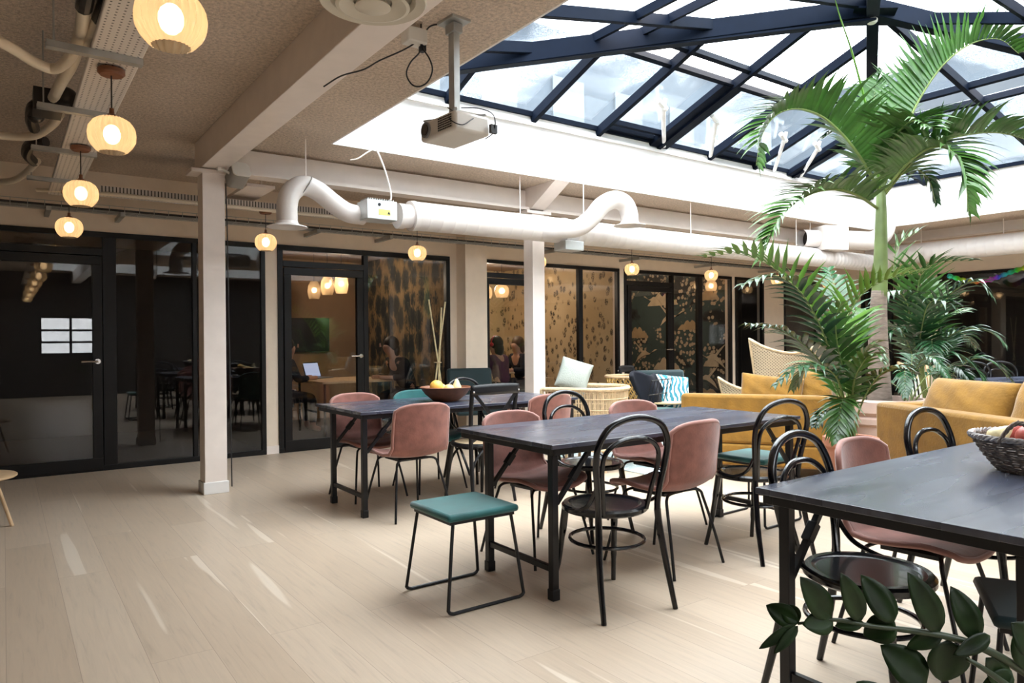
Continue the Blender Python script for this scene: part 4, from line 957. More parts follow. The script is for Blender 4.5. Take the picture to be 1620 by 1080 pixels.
# wicker basket with apples and a pear
bc = at(1640, 720, 2.66); bc.z = TZ; bz = TZ
t = thing('wicker_basket', 'round grey wicker basket with braided rim on the right front table', 'basket', (bc.x, bc.y, TZ))
m = MB(); rows = 15
def brad(q): return .118+.085*(q**.8)
for j in range(rows):
    q = j/(rows-1); z = .008+q*.118; r0 = brad(q); P = []
    for k in range(96):
        a = 2*PI*k/96; P.append(Vector(((r0+.0055*math.sin(a*16+PI*(j % 2)))*math.cos(a), (r0+.0055*math.sin(a*16+PI*(j % 2)))*math.sin(a), z+.0015*math.sin(a*5+j))))
    m.tube(P, .0050, 5, closed=True)
m.build('weave', 'wicker', t)
m = MB()
for k in range(32):
    a = 2*PI*k/32; m.tube([(brad(q)*math.cos(a), brad(q)*math.sin(a), .004+q*.13) for q in (0, .33, .66, 1)], .0035, 5)
m.build('stake', 'wicker', t)
m = MB(); m.lathe([(.001, 0), (.118, 0), (.12, .008), (.001, .008)], n=32); m.build('base', 'wicker', t)
m = MB()
for ph in (0, 2.1, 4.2):
    m.tube([Vector(((.209+.006*math.cos(a*20+ph))*math.cos(a), (.209+.006*math.cos(a*20+ph))*math.sin(a), .134+.007*math.sin(a*20+ph))) for a in [2*PI*k/180 for k in range(180)]], .0052, 5, closed=True)
m.build('braided_rim', 'wicker_l', t)
hang = -3.05
m = MB()
for ph in (0, 2.1, 4.2):
    P = []
    for k in range(41):
        u = k/40; a = hang-.32+.64*u; z = .125+.075*math.sin(PI*u); rr = .212; w1 = .005*math.cos(u*22+ph); w2 = .005*math.sin(u*22+ph)
        P.append(Vector(((rr+w1)*math.cos(a), (rr+w1)*math.sin(a), z+w2)))
    m.tube(P, .0048, 6)
m.build('handle', 'wicker', t)
for lb, dx, dy, r, mt, pr, dz in (('pale pear leaning over the left rim of the wicker basket', -.11, .085, .038, 'pear', True, .135), ('red and yellow apple at the left in the wicker basket', -.045, .01, .043, 'apple', False, .135), ('red apple in the middle of the wicker basket', .045, -.045, .043, 'apple', False, .140),
                              ('red apple at the back of the wicker basket', .03, .07, .043, 'apple', False, .135), ('red apple at the front of the wicker basket', -.03, -.09, .042, 'apple', False, .13), ('red apple at the right of the wicker basket', .12, .01, .042, 'apple', False, .13)):
    f_ = fruit('pear' if pr else 'apple', lb, 'fruit', (bc.x+dx, bc.y+dy, TZ+dz), r, mt, pear=pr)
    if pr: f_.rotation_euler = (0, -1.0, 2.6)

# ------------------------------------------------------------------ sofas (local x along the length, local +y = front)
def sofa(loc, rz, L, D, label, arms=(True, True), back=.70, arm=.70):
    t = thing('sofa', label, 'sofa', loc, rz, 'mustard velvet sofas'); A = .17
    MB().b2((0, 0, .10), (L, D, .30)).build('base', 'mustard', t, bevel=.02)
    MB().b2((0, 0, .30), (L, A, back)).build('backrest', 'mustard', t, bevel=.03)
    if arms[0]: MB().b2((0, A-.03, .30), (A, D, arm)).build('armrest', 'mustard', t, bevel=.03)
    if arms[1]: MB().b2((L-A, A-.03, .30), (L, D, arm)).build('armrest', 'mustard', t, bevel=.03)
    n_ = 2; w_ = (L-2*A)/n_
    for k in range(n_): MB().b2((A+k*w_+.004, A, .30), (A+(k+1)*w_-.004, D+.01, .45)).build('seat_cushion', 'mustard', t, bevel=.035)
    for x in (.08, L-.08):
        for y in (.08, D-.08): MB().b2((x-.03, y-.03, 0), (x+.03, y+.03, .10)).build('leg', 'black', t)
    return t
def cushion(name, label, loc, rot, w_, h_, d_, mat, group=None, wr=.0):
    m = MB(); n_ = 14
    def side(sg):
        def fn(u, v):
            x, z = (u*2-1), (v*2-1); e = (1-abs(x)**2.6)*(1-abs(z)**2.6); pinch = 1-.07*(1-abs(z)**2)*abs(x)**4*1.0
            k = .5*d_*(max(0, e)**.42)*sg
            k += wr*math.sin(9*x+5*z+3*math.sin(3*z))*e
            return Vector((x*w_/2*(1-.05*(1-z*z)*x*x), k, z*h_/2*(1-.05*(1-x*x)*z*z)))
        return fn
    m.grid(side(1), n_, n_); m.grid(side(-1), n_, n_); bmesh.ops.remove_doubles(m.bm, verts=m.bm.verts, dist=.0005)
    o = m.build(name, mat, smooth=180, mods=(('SUBSURF', dict(levels=1, render_levels=1)),)); o.location = loc; o.rotation_euler = rot
    return tag(o, label, 'cushion', group)
def loc2(o, rz, x, y, z): return (o[0]+x*math.cos(rz)-y*math.sin(rz), o[1]+x*math.sin(rz)+y*math.cos(rz), z)
aL = math.radians(-56.5); OL = (5.24, 4.58)
sofa((*OL, 0), aL, 1.45, .76, 'mustard velvet sofa left of the palm, its back towards the tables', back=.755, arm=.70)
cushion('sofa_cushion', 'mustard cushion poking over the left half of the left sofa back', loc2(OL, aL, .80, .30, .72), (math.radians(-16), .10, aL), .60, .44, .18, 'mustard', wr=.008)
cushion('sofa_cushion', 'mustard cushion at the right end of the left sofa, beside the palm trunk', loc2(OL, aL, 1.12, .44, .74), (math.radians(-16), -.08, aL+.1), .50, .48, .18, 'mustard', wr=.008)
aR = math.atan2(-1.17, -.61)   # right sofa: rear panel runs from (5.71,2.97) towards the camera side
sofa((5.71, 2.97, 0), aR, 2.3, .95, 'mustard velvet sofa at the right edge, behind the fruit basket', back=.755, arm=.755)
cushion('sofa_cushion', 'large mustard back cushion at the left of the right sofa', loc2((5.71, 2.97), aR, .52, .36, .71), (math.radians(-24), .0, aR), .86, .56, .26, 'mustard', wr=.010)
cushion('sofa_cushion', 'large creased mustard back cushion at the right edge', loc2((5.71, 2.97), aR, 1.38, .36, .73), (math.radians(-22), -.07, aR), .92, .62, .26, 'mustard', wr=.016)
cushion('scatter_cushion', 'dark grey scatter cushion at the right edge of the right sofa', loc2((5.71, 2.97), aR, 1.52, .60, .64), (math.radians(-30), .3, aR), .38, .36, .14, simple('dark_grey_wool', (.03, .03, .04), .9, bump=.4, bscale=120))
cushion('scatter_cushion', 'pale blue patterned cushion between the big mustard cushions', loc2((5.71, 2.97), aR, .97, .50, .66), (math.radians(-35), 0, aR), .36, .34, .13, 'zebra')

# rattan tub armchair with cushion
def rattan_tub(loc, rz, label):
    t = thing('rattan_armchair', label, 'armchair', loc, rz)
    def path(u, rr=0):   # U-shaped plan, open to +y
        k = u*2-1; a = PI*1.5+k*PI*.5
        if abs(k) < .62: a = -PI/2+k/.62*PI/2; return Vector((.36*math.cos(a), -.06+.30*math.sin(a), 0))
        s = 1 if k > 0 else -1; return Vector((.36*s, -.06+(abs(k)-.62)/.38*.42, 0))
    H = .58; z0 = .22
    rim = MB(); rim.tube([path(k/60)*1.02+Vector((0, 0, z0+H)) for k in range(61)], .022, 8); rim.tube([path(k/60)*.9+Vector((0, 0, z0)) for k in range(61)], .014, 8)
    for s in (0, 1): rim.tube(spline([path(s)*1.02+Vector((0, 0, z0+H)), path(s)*1.02+Vector((0, .02, z0+H-.06)), path(s)*.92+Vector((0, .0, z0))], 5), .018, 8)
    rim.build('frame', 'rattan', t)
    wv = MB()
    for k in range(0, 121):
        if k % 5 == 3: continue
        p = path(k/120); wv.tube([p*.9+Vector((0, 0, z0)), p*.97+Vector((0, 0, z0+H*.5)), p*1.02+Vector((0, 0, z0+H))], .0042, 4)
    for q in (.12, .3, .48, .66, .84): wv.tube([path(k/60)*(.9+.12*q)*1.01+Vector((0, 0, z0+H*q)) for k in range(61)], .005, 5)
    wv.build('woven_rods', 'rattan', t)
    MB().lathe([(.001, 0), (.29, 0), (.31, .03), (.29, .07), (.001, .08)], (0, 0, .34), 28).build('seat_cushion', 'cream_fabric', t)
    MB().lathe([(.001, 0), (.31, 0), (.31, .03), (.001, .03)], (0, 0, .30), 28).build('seat_base', 'rattan', t)
    for a in (.8, 2.3, 3.95, 5.5): MB().tube([(.28*math.cos(a), .24*math.sin(a), .30), (.32*math.cos(a), .28*math.sin(a), 0)], .016, 8).build('leg', 'rattan', t)
    return t
p = at(935, 640, 7.1)
rattan_tub((p.x, p.y, 0), .55, 'pale rattan tub armchair with an upright cushion, left of the coat')
cp = at(908, 596, 7.15); cushion('scatter_cushion', 'pale green-white cushion standing up in the rattan tub armchair', (cp.x, cp.y, .92), (-.35, .30, -.75), .34, .34, .15, 'sage')

# black wire lounge chair, coat, teal stool, patterned cushion
def lounge(loc, rz, mat, label, name='lounge_chair', H=.84, w_=.56):
    t = thing(name, label, 'armchair', loc, rz)
    m = MB(); m.b2((-w_/2, -.02, .36), (w_/2, .52, .46)); m.build('seat', mat, t, bevel=.03)
    R_ = Matrix.Rotation(math.radians(12), 3, 'X'); m = MB(); m.box((0, -.10, .36+(H-.36)/2), (w_, .08, H-.36), R_); m.build('backrest', mat, t, bevel=.035)
    for s in (-1, 1):
        MB().tube(spline([(s*w_/2, .48, 0), (s*(w_/2+.03), .46, .36), (s*(w_/2+.05), .42, .58), (s*(w_/2+.04), .2, .60), (s*(w_/2+.02), -.12, .56), (s*w_/2, -.2, .30), (s*w_/2, -.26, 0)], 5), .010, 8).build('side_frame', 'black', t)
    return t
p = at(1052, 650, 8.2); lounge((p.x, p.y, 0), 2.75, 'dark_teal', 'dark green lounge chair against the blossom-papered office, under the coat', w_=.62, H=.92)
p = at(740, 640, 9.3); lounge((p.x, p.y-.1, 0), 2.8, 'dark_teal', 'dark green lounge chair against the cream pier behind the bowl', w_=.6, H=.92)
p = at(1028, 612, 7.6)
m = MB()
def coat(u, v):
    x = (u-.5)*.42*(1-.25*v); z = .80-.62*v+.05*math.sin(PI*u)-.12*u*0; y = .09*math.sin(PI*u*2.0+v*3)*.4+.05*math.sin(9*u+4*v)*.5
    return Vector((p.x+.36*(u-.5)*(1)+.30*v-.10, p.y+y-.26*v*.2, z*.62+.40-.10*v+.03*math.sin(7*u)))
m.grid(coat, 16, 16); tag(m.build('coat', 'navy', smooth=180, mods=(('SOLIDIFY', dict(thickness=.05, offset=0.)), ('SUBSURF', dict(levels=1, render_levels=1)))), 'dark navy coat thrown over the wire chair', 'coat')
t = thing('wire_chair', 'black wire chair frame under the navy coat', 'chair', (p.x-.05, p.y+.05, 0), .3)
m = MB()
for x in (-.24, -.16, -.08, 0, .08, .16, .24): m.tube(spline([(x, -.22, .86), (x, -.12, .48), (x, .02, .42), (x, .26, .44)], 5), .004, 5)
for z, y in ((.85, -.22), (.70, -.18), (.58, -.145), (.47, -.11)): m.tube([(-.25, y, z), (.25, y, z)], .006, 5)
m.build('wire_seat', 'black', t)
for s in (-1, 1):
    for yy in (-.2, .2): MB().tube([(s*.18, yy*.6, .43), (s*.24, yy*1.3, 0)], .008, 6).build('leg', 'black', t)
c_ = at(1062, 625, 7.75); cushion('scatter_cushion', 'blue and white striped cushion beside the navy coat', (c_.x, c_.y, .70), (-.35, .12, -.45), .44, .40, .14, 'zebra')
c_ = at(1035, 645, 7.3); t = thing('footstool', 'teal velvet footstool in front of the coat chair', 'stool', (c_.x, c_.y, 0))
MB().lathe([(.001, .40), (.26, .40), (.29, .43), (.29, .52), (.26, .56), (.001, .57)], n=30).build('seat', 'teal', t)
for a in (.5, 2.1, 3.6, 5.2): MB().tube([(.2*math.cos(a), .2*math.sin(a), .40), (.25*math.cos(a), .25*math.sin(a), 0)], .012, 6).build('leg', 'black', t)
c_ = Vector((5.80, 5.30, 0)); t = thing('side_table', 'small round light-wood side table beside the left sofa', 'table', (c_.x, c_.y, 0))
MB().lathe([(.001, .585), (.21, .585), (.22, .592), (.22, .602), (.21, .608), (.001, .608)], n=36).build('tabletop', 'wood_l', t)
MB().tube([(0, 0, .585), (0, 0, .02)], .016, 10).build('pole', 'black', t); MB().lathe([(.001, 0), (.15, 0), (.15, .012), (.001, .02)], n=28).build('base', 'black', t)
c_ = at(996, 612, 8.35); t = thing('basket_chair', 'yellow-brown open-weave basket chair beside the coat', 'chair', (c_.x, c_.y, 0), .4)
m = MB()
for k in range(26):
    for sg in (-1, 1):
        a0 = 2*PI*k/26; m.tube([( (.16+.12*q)*math.cos(a0+sg*q*1.3), (.16+.12*q)*math.sin(a0+sg*q*1.3), .34+.50*q) for q in (0, .25, .5, .75, 1)], .007, 4)
m.build('open_weave', simple('ochre_cord', (.42, .25, .07), .7), t)
MB().tube([(.28*math.cos(a), .28*math.sin(a), .845) for a in [2*PI*k/32 for k in range(32)]], .014, 6, closed=True).build('rim', 'wood_l', t)
MB().lathe([(.001, .30), (.17, .30), (.19, .36), (.17, .40), (.001, .41)], n=20).build('seat', 'mustard', t)
for a in (.5, 2.1, 3.6, 5.2): MB().tube([(.13*math.cos(a), .13*math.sin(a), .32), (.22*math.cos(a), .22*math.sin(a), 0)], .010, 6).build('leg', 'black', t)
c_ = at(1022, 575, 8.9); x1_ = cross_chair('black cross-back chair against the blossom-papered door', 'cross-back chairs'); x1_.location = (c_.x, c_.y, 0); x1_.rotation_euler = (0, 0, PI+.4)
# glass coffee table on the rug
tag(MB().b2((4.9, 4.6, .001), (6.9, 6.6, .012)).build('rug', 'rug', bevel=.004), 'pale faded blue-grey rug under the seating group', 'rug')

# wing chair in woven cane
def wing(loc, rz, label, H=1.22, W_=.78, name='wicker_wing_chair'):
    t = thing(name, label, 'armchair', loc, rz)
    def fn(u, v):
        s = u*2-1; a = s*1.15; zt = H-.16*(1-abs(s)**1.6); z = .34+(zt-.34)*v
        r = (.26+.13*v)*(1+.06*abs(s)*v); return Vector((r*math.sin(a)*(1.05), -.30*math.cos(a)-.12*v+.02, z))
    m = MB(); m.grid(fn, 24, 16); m.build('cane_back', 'cane', t, smooth=180, mods=(('SOLIDIFY', dict(thickness=.012, offset=0.)),))
    e = [fn(0, k/16) for k in range(17)]+[fn(k/24, 1) for k in range(1, 25)]+[fn(1, 1-k/16) for k in range(1, 17)]
    MB().tube(e, .018, 8).build('rim', 'rattan', t)
    MB().lathe([(.001, .32), (.28, .32), (.30, .35), (.28, .40), (.001, .42)], (0, -.05, 0), 28).build('seat', 'cane', t)
    for a in (.8, 2.3, 3.95, 5.5): MB().tube([(.22*math.cos(a), .2*math.sin(a)-.05, .33), (.28*math.cos(a), .26*math.sin(a)-.05, 0)], .016, 8).build('leg', 'rattan', t)
    return t
c_ = at(1236, 600, 8.1); wing((c_.x, c_.y, 0), -.72, 'woven cane wing chair with curved top edge, behind the left sofa', H=1.27, W_=.8)
c_ = at(1178, 625, 8.9); t = wing((c_.x, c_.y, 0), -.6, 'small round cane chair back peeping over the left sofa', H=.80, name='cane_chair')
# far furniture in front of the right glazing
def plainchair(px, d, rz, lb):
    c = at(px, 590, d); k = dup(b0, (c.x, c.y, 0), rz, lb, GB); return k
plainchair(1549, 9.8, 2.2, 'black bentwood chair left of the far dark table at the right edge'); plainchair(1592, 9.8, 2.2, 'black bentwood chair right of its twin at the far dark table')
c_ = at(1600, 600, 8.7); t = thing('far_table', 'dark table in front of the right glazing, behind the right sofa', 'table', (c_.x, c_.y, 0), -.3)
MB().box((0, 0, .74), (1.3, .7, .03)).build('tabletop', 'tabletop', t, bevel=.003)
for sx_ in (-1, 1):
    for sy_ in (-1, 1): MB().b2((sx_*.58-.02, sy_*.28-.02, 0), (sx_*.58+.02, sy_*.28+.02, .725)).build('leg', 'black', t)
c_ = at(1464, 600, 9.2); t = thing('slatted_chair', 'pale slatted folding chair among the palm leaves', 'chair', (c_.x, c_.y, 0), 2.6)
m = MB(); [m.beam((x, -.16, .46), (x, -.26, .92), .012, .02) for x in (-.15, -.10, -.05, 0, .05, .10, .15)]; m.build('back_slats', 'cream_fabric', t, smooth=0)
m = MB(); m.beam((-.19, -.15, .40), (-.19, -.27, .95), .025, .03); m.beam((.19, -.15, .40), (.19, -.27, .95), .025, .03); m.beam((-.19, -.265, .93), (.19, -.265, .93), .03, .03); m.beam((-.19, -.23, .74), (.19, -.23, .74), .03, .03); m.build('back_frame', 'wood_l', t, smooth=0)
m = MB(); [m.b2((-.2, -.16+k*.06, .44), (.2, -.115+k*.06, .455)) for k in range(6)]; m.build('seat_slats', 'wood_l', t, smooth=0)
for sx_ in (-1, 1): MB().beam((sx_*.18, -.2, 0), (sx_*.18, .17, .44), .02, .03).build('leg', 'wood_l', t); MB().beam((sx_*.205, .2, 0), (sx_*.205, -.15, .44), .02, .03).build('leg', 'wood_l', t)
# pale round side table cut by the left edge
c_ = at(-8, 745, 5.0); t = thing('side_table', 'round wooden side table cut off by the left edge', 'table', (c_.x-.12, c_.y-.1, 0))
MB().lathe([(.001, .36), (.24, .36), (.25, .367), (.25, .377), (.24, .383), (.001, .383)], n=40).build('tabletop', 'wood_l', t)
for a in (.2, 2.3, 4.4): MB().tube([(.12*math.cos(a), .12*math.sin(a), .36), (.22*math.cos(a), .22*math.sin(a), 0)], .012, 8).build('leg', 'wood_l', t)

# ================================================================== PLANTS
def frond(parent, pts, r0, width, n, mat, droop=.35, spread=.9, lw=.018, twist=0., start=.15, seg=4, vee=.35, name='frond', seed=0, tip=.45):
    rnd = random.Random(seed+len(pts)*7+int(abs(pts[-1][0])*1000) % 97)
    P = spline(pts, 10); L = len(P)
    stem = MB(); stem.tube(P, [max(.0018, r0*(1-.9*i/L)) for i in range(L)], 6)
    so = stem.build(name, 'stem', parent, smooth=180)
    m = MB(); acc = [0]
    for i in range(1, L): acc.append(acc[-1]+(P[i]-P[i-1]).length)
    T = acc[-1]
    def pt(s):
        d = s*T
        for i in range(1, L):
            if acc[i] >= d: k = (d-acc[i-1])/max(1e-6, acc[i]-acc[i-1]); return P[i-1].lerp(P[i], k), (P[i]-P[i-1]).normalized()
        return P[-1], (P[-1]-P[-2]).normalized()
    up0 = Vector((0, 0, 1))
    for k in range(n):
        s = start+(1-start)*(k+.5)/n; c, t = pt(s); sd = t.cross(up0)
        if sd.length < .2: sd = t.orthogonal()
        sd.normalize(); nn = sd.cross(t).normalized()
        env = (math.sin(PI*min(1, (s-start)/(1-start)*.85+.15))**.6)*(1-.35*s); ln = width*max(.25, env)*rnd.uniform(.88, 1.1)
        for sg in (-1, 1):
            fwd = spread*(.55+.9*s)+rnd.uniform(-.1, .1)
            d = (sd*sg+t*fwd+nn*(vee+rnd.uniform(-.15, .2))).normalized(); q = c.copy(); w0 = lw*rnd.uniform(.8, 1.15)
            wd = d.cross(nn).normalized(); left = []; mid = []; right = []
            for j in range(seg+1):
                u = j/seg; hw = w0*(.35+.65*math.sin(PI*min(1, u*1.1+.12)))*(1-u**4) if u < 1 else .0008
                left.append(m.v(q-wd*hw+nn*hw*.35)); mid.append(m.v(q)); right.append(m.v(q+wd*hw+nn*hw*.35))
                d = (d+Vector((0, 0, -1))*droop*(.6+1.1*s)*(.35+u)*rnd.uniform(.8, 1.2)/seg*1.6).normalized(); q = q+d*(ln/seg)
                wd = (wd-d*wd.dot(d)).normalized()
            for j in range(seg): m.f((left[j], mid[j], mid[j+1], left[j+1])); m.f((mid[j], right[j], right[j+1], mid[j+1]))
    lo = m.build('leaflets', mat, so, smooth=180)
    return so
# tall palm
TP = Vector((7.03, 3.58, 0))
t = thing('palm_tree', 'tall potted palm with ringed grey trunk under the skylight', 'palm tree', tuple(TP)); inv = -TP
D0 = 7.03
tr = [at(1392, 650, D0), at(1391, 600, D0), at(1389, 520, D0), at(1391, 460, D0)]; rad = [.118, .100, .085, .070]
P = spline(tr, 6); MB().tube([p-TP for p in P], [rad[0]+(rad[-1]-rad[0])*i/(len(P)-1) for i in range(len(P))], 20).build('trunk', 'trunk', t, smooth=180)
tr = [at(1391, 470, D0), at(1393, 420, D0), at(1394, 350, D0), at(1394, 300, D0), at(1394, 270, D0)]; P = spline(tr, 6)
MB().tube([p-TP for p in P], [.072-.046*(i/(len(P)-1))**1.3 for i in range(len(P))], 16).build('crownshaft', 'shaft', t, smooth=180)
def PF(pts): return [at(x, y, min(d+.48, 7.55))-TP for x, y, d in pts]
FR = [ ([(1398, 305, 6.55), (1432, 262, 6.3), (1472, 234, 6.05), (1506, 240, 5.85), (1526, 280, 5.75), (1532, 335, 5.7)], .50, 42, .5, .45, 'leaf'),
  # (pixels with depth), leaflet length, count, droop, vee
 ([(1396, 300, 6.55), (1420, 235, 6.5), (1450, 165, 6.4), (1490, 105, 6.3), (1535, 70, 6.2), (1580, 62, 6.1), (1612, 85, 6.05)], .56, 50, .05, 1.35, 'leaf'),
 ([(1398, 310, 6.55), (1430, 270, 6.4), (1470, 232, 6.25), (1520, 215, 6.1), (1580, 210, 5.95), (1640, 228, 5.85), (1690, 262, 5.8)], .56, 46, .45, .60, 'leaf'),
 ([(1390, 300, 6.55), (1365, 255, 6.4), (1335, 215, 6.3), (1300, 184, 6.2), (1262, 172, 6.1), (1228, 182, 6.0), (1205, 215, 5.95), (1196, 262, 5.95)], .54, 44, .34, .70, 'leaf'),
 ([(1389, 330, 6.55), (1362, 312, 6.35), (1330, 300, 6.2), (1290, 304, 6.05), (1252, 326, 5.95), (1226, 360, 5.9), (1206, 410, 5.9)], .52, 42, .42, .5, 'leaf'),
 ([(1394, 280, 6.6), (1388, 230, 6.75), (1382, 185, 6.95), (1385, 140, 7.2), (1395, 110, 7.5)], .46, 30, .25, .5, 'leaf'),
 ([(1398, 300, 6.6), (1425, 275, 6.9), (1450, 268, 7.2), (1470, 285, 7.5), (1480, 320, 7.7)], .34, 28, .5, .3, 'leaf2'),
 ([(1396, 290, 6.6), (1405, 240, 6.4), (1425, 205, 6.1), (1450, 190, 5.8), (1478, 205, 5.55)], .50, 32, .35, .5, 'leaf'),
 ([(1390, 290, 6.6), (1372, 245, 6.85), (1350, 215, 7.1), (1325, 205, 7.4), (1300, 220, 7.7)], .34, 30, .4, .5, 'leaf2')]
for i, (pp, ln, n_, dr, ve, mt) in enumerate(FR): frond(t, PF(pp), .016, ln*1.22, n_, mt, droop=dr, vee=ve, spread=.55, lw=.028, seed=i, start=.10, seg=5)
sp_ = spline(PF([(1393, 300, 6.5), (1375, 190, 6.3), (1350, 90, 5.9), (1330, 30, 5.6), (1320, -5, 5.4)]), 6); MB().tube(sp_, [.014*(1-.85*i/len(sp_)) for i in range(len(sp_))], 6).build('spear_leaf', 'leaf3', t, smooth=180)
pt_ = thing('stone_planter', 'large pinkish stone planter at the foot of the tall palm', 'planter', tuple(TP))
MB().lathe([(.001, 0), (.33, 0), (.35, .04), (.33, .08), (.35, .40), (.35, .43), (.38, .45), (.38, .50), (.36, .52), (.395, .56), (.395, .66), (.38, .68), (.35, .68), (.35, .60), (.001, .60)], n=48).build('planter_body', 'stone', pt_)
MB().lathe([(.001, .62), (.35, .615)], n=24).build('soil', 'soil', pt_)

def arc(base, az, reach, rise, drop, n=5):
    """natural frond arc from a base point: azimuth, horizontal reach, rise and end drop"""
    out = []
    for k in range(n+1):
        u = k/n; out.append(Vector((base[0]+math.cos(az)*reach*u**1.25, base[1]+math.sin(az)*reach*u**1.25, base[2]+rise*math.sin(min(u*1.15, 1)*PI/2)-drop*max(0, u-.45)**2*3.3)))
    return out
def kentia(base, label, px_fronds, arcs, soil_z, mats=('leaf2',), name='kentia_palm', lw=.016):
    t = thing(name, label, 'potted palm', base); B = Vector(base)
    for i, (pp, ln, n_, dr, ve, mt) in enumerate(px_fronds):
        pts = [Vector((0, 0, 0))+Vector((random.uniform(-.05, .05), random.uniform(-.05, .05), 0))]+[at(x, y, d)-B for x, y, d in pp]
        frond(t, pts, .009, ln, n_, mt, droop=dr, vee=ve, lw=lw, seed=i+20, start=.42, seg=4)
    for i, (az, re, ri, dp, ln, n_, mt) in enumerate(arcs):
        frond(t, arc((random.uniform(-.05, .05), random.uniform(-.05, .05), 0), az, re, ri, dp), .008, ln, n_, mt, droop=.5, vee=.2, lw=lw, seed=i+50, start=.38)
    return t
# kentia in the terracotta pot
KP = at(1346, 715, 5.35); KB = (KP.x, KP.y, .47)
pot = thing('terracotta_pot', 'tall terracotta pot between the sofas, holding the feathery palm', 'plant pot', (KP.x, KP.y, 0))
MB().lathe([(.001, 0), (.125, 0), (.18, .46), (.195, .47), (.195, .53), (.18, .535), (.168, .53), (.165, .47), (.001, .46)], n=40).build('pot_body', 'terracotta', pot)
MB().lathe([(.001, .49), (.166, .485)], n=24).build('soil', 'soil', pot)
kentia(KB, 'feathery palm in the terracotta pot, fronds reaching far left', [
 ([(1330, 620, 5.3), (1305, 540, 5.3), (1270, 470, 5.25), (1225, 425, 5.2), (1170, 402, 5.1), (1110, 408, 5.0)], 0.44, 18, .25, .75, 'leaf3'),
 ([(1330, 620, 5.2), (1315, 560, 5.1), (1290, 500, 5.0), (1260, 455, 4.9), (1220, 435, 4.8), (1172, 452, 4.7)], 0.37, 17, .45, .2, 'leaf2'),
 ([(1345, 620, 5.3), (1340, 560, 5.35), (1338, 510, 5.4), (1365, 465, 5.3), (1410, 440, 5.1), (1460, 430, 5.0)], 0.44, 18, .25, .6, 'leaf3'),
 ([(1340, 630, 5.4), (1335, 560, 5.6), (1330, 490, 5.8), (1320, 450, 6.0), (1310, 425, 6.2)], 0.41, 15, .35, .3, 'leaf2'),
 ([(1335, 640, 5.2), (1310, 590, 5.1), (1275, 548, 5.0), (1230, 520, 4.95), (1180, 512, 4.9)], 0.37, 17, .5, .25, 'leaf2'),
 ([(1340, 650, 5.2), (1325, 600, 5.0), (1300, 580, 4.85), (1262, 580, 4.75), (1225, 610, 4.7)], 0.29, 14, .6, .2, 'leaf2'),
 ([(1348, 640, 5.2), (1352, 600, 5.0), (1368, 570, 4.9), (1385, 560, 4.8), (1400, 575, 4.75)], 0.24, 12, .4, .2, 'leaf'),
 ([(1345, 640, 5.2), (1335, 590, 5.1), (1325, 545, 5.0), (1322, 505, 4.95), (1330, 480, 4.9)], 0.32, 12, .3, .4, 'leaf'),
 ([(1356, 660, 5.3), (1372, 620, 5.2), (1395, 590, 5.1), (1425, 580, 5.0), (1450, 590, 5.0)], 0.27, 12, .5, .2, 'leaf2'),
 ([(1335, 670, 5.2), (1318, 650, 5.1), (1300, 655, 5.05), (1288, 675, 5.0)], 0.20, 10, .5, .2, 'leaf2'),
 ([(1350, 640, 5.3), (1345, 580, 5.4), (1350, 530, 5.5), (1365, 500, 5.6), (1385, 490, 5.7)], 0.34, 14, .3, .4, 'leaf')], [(1.5, .5, .7, .3, .34, 16, 'leaf'), (3.5, .6, .45, .35, .30, 16, 'leaf'), (4.9, .3, .8, .15, .32, 16, 'leaf')], .5, lw=.021)
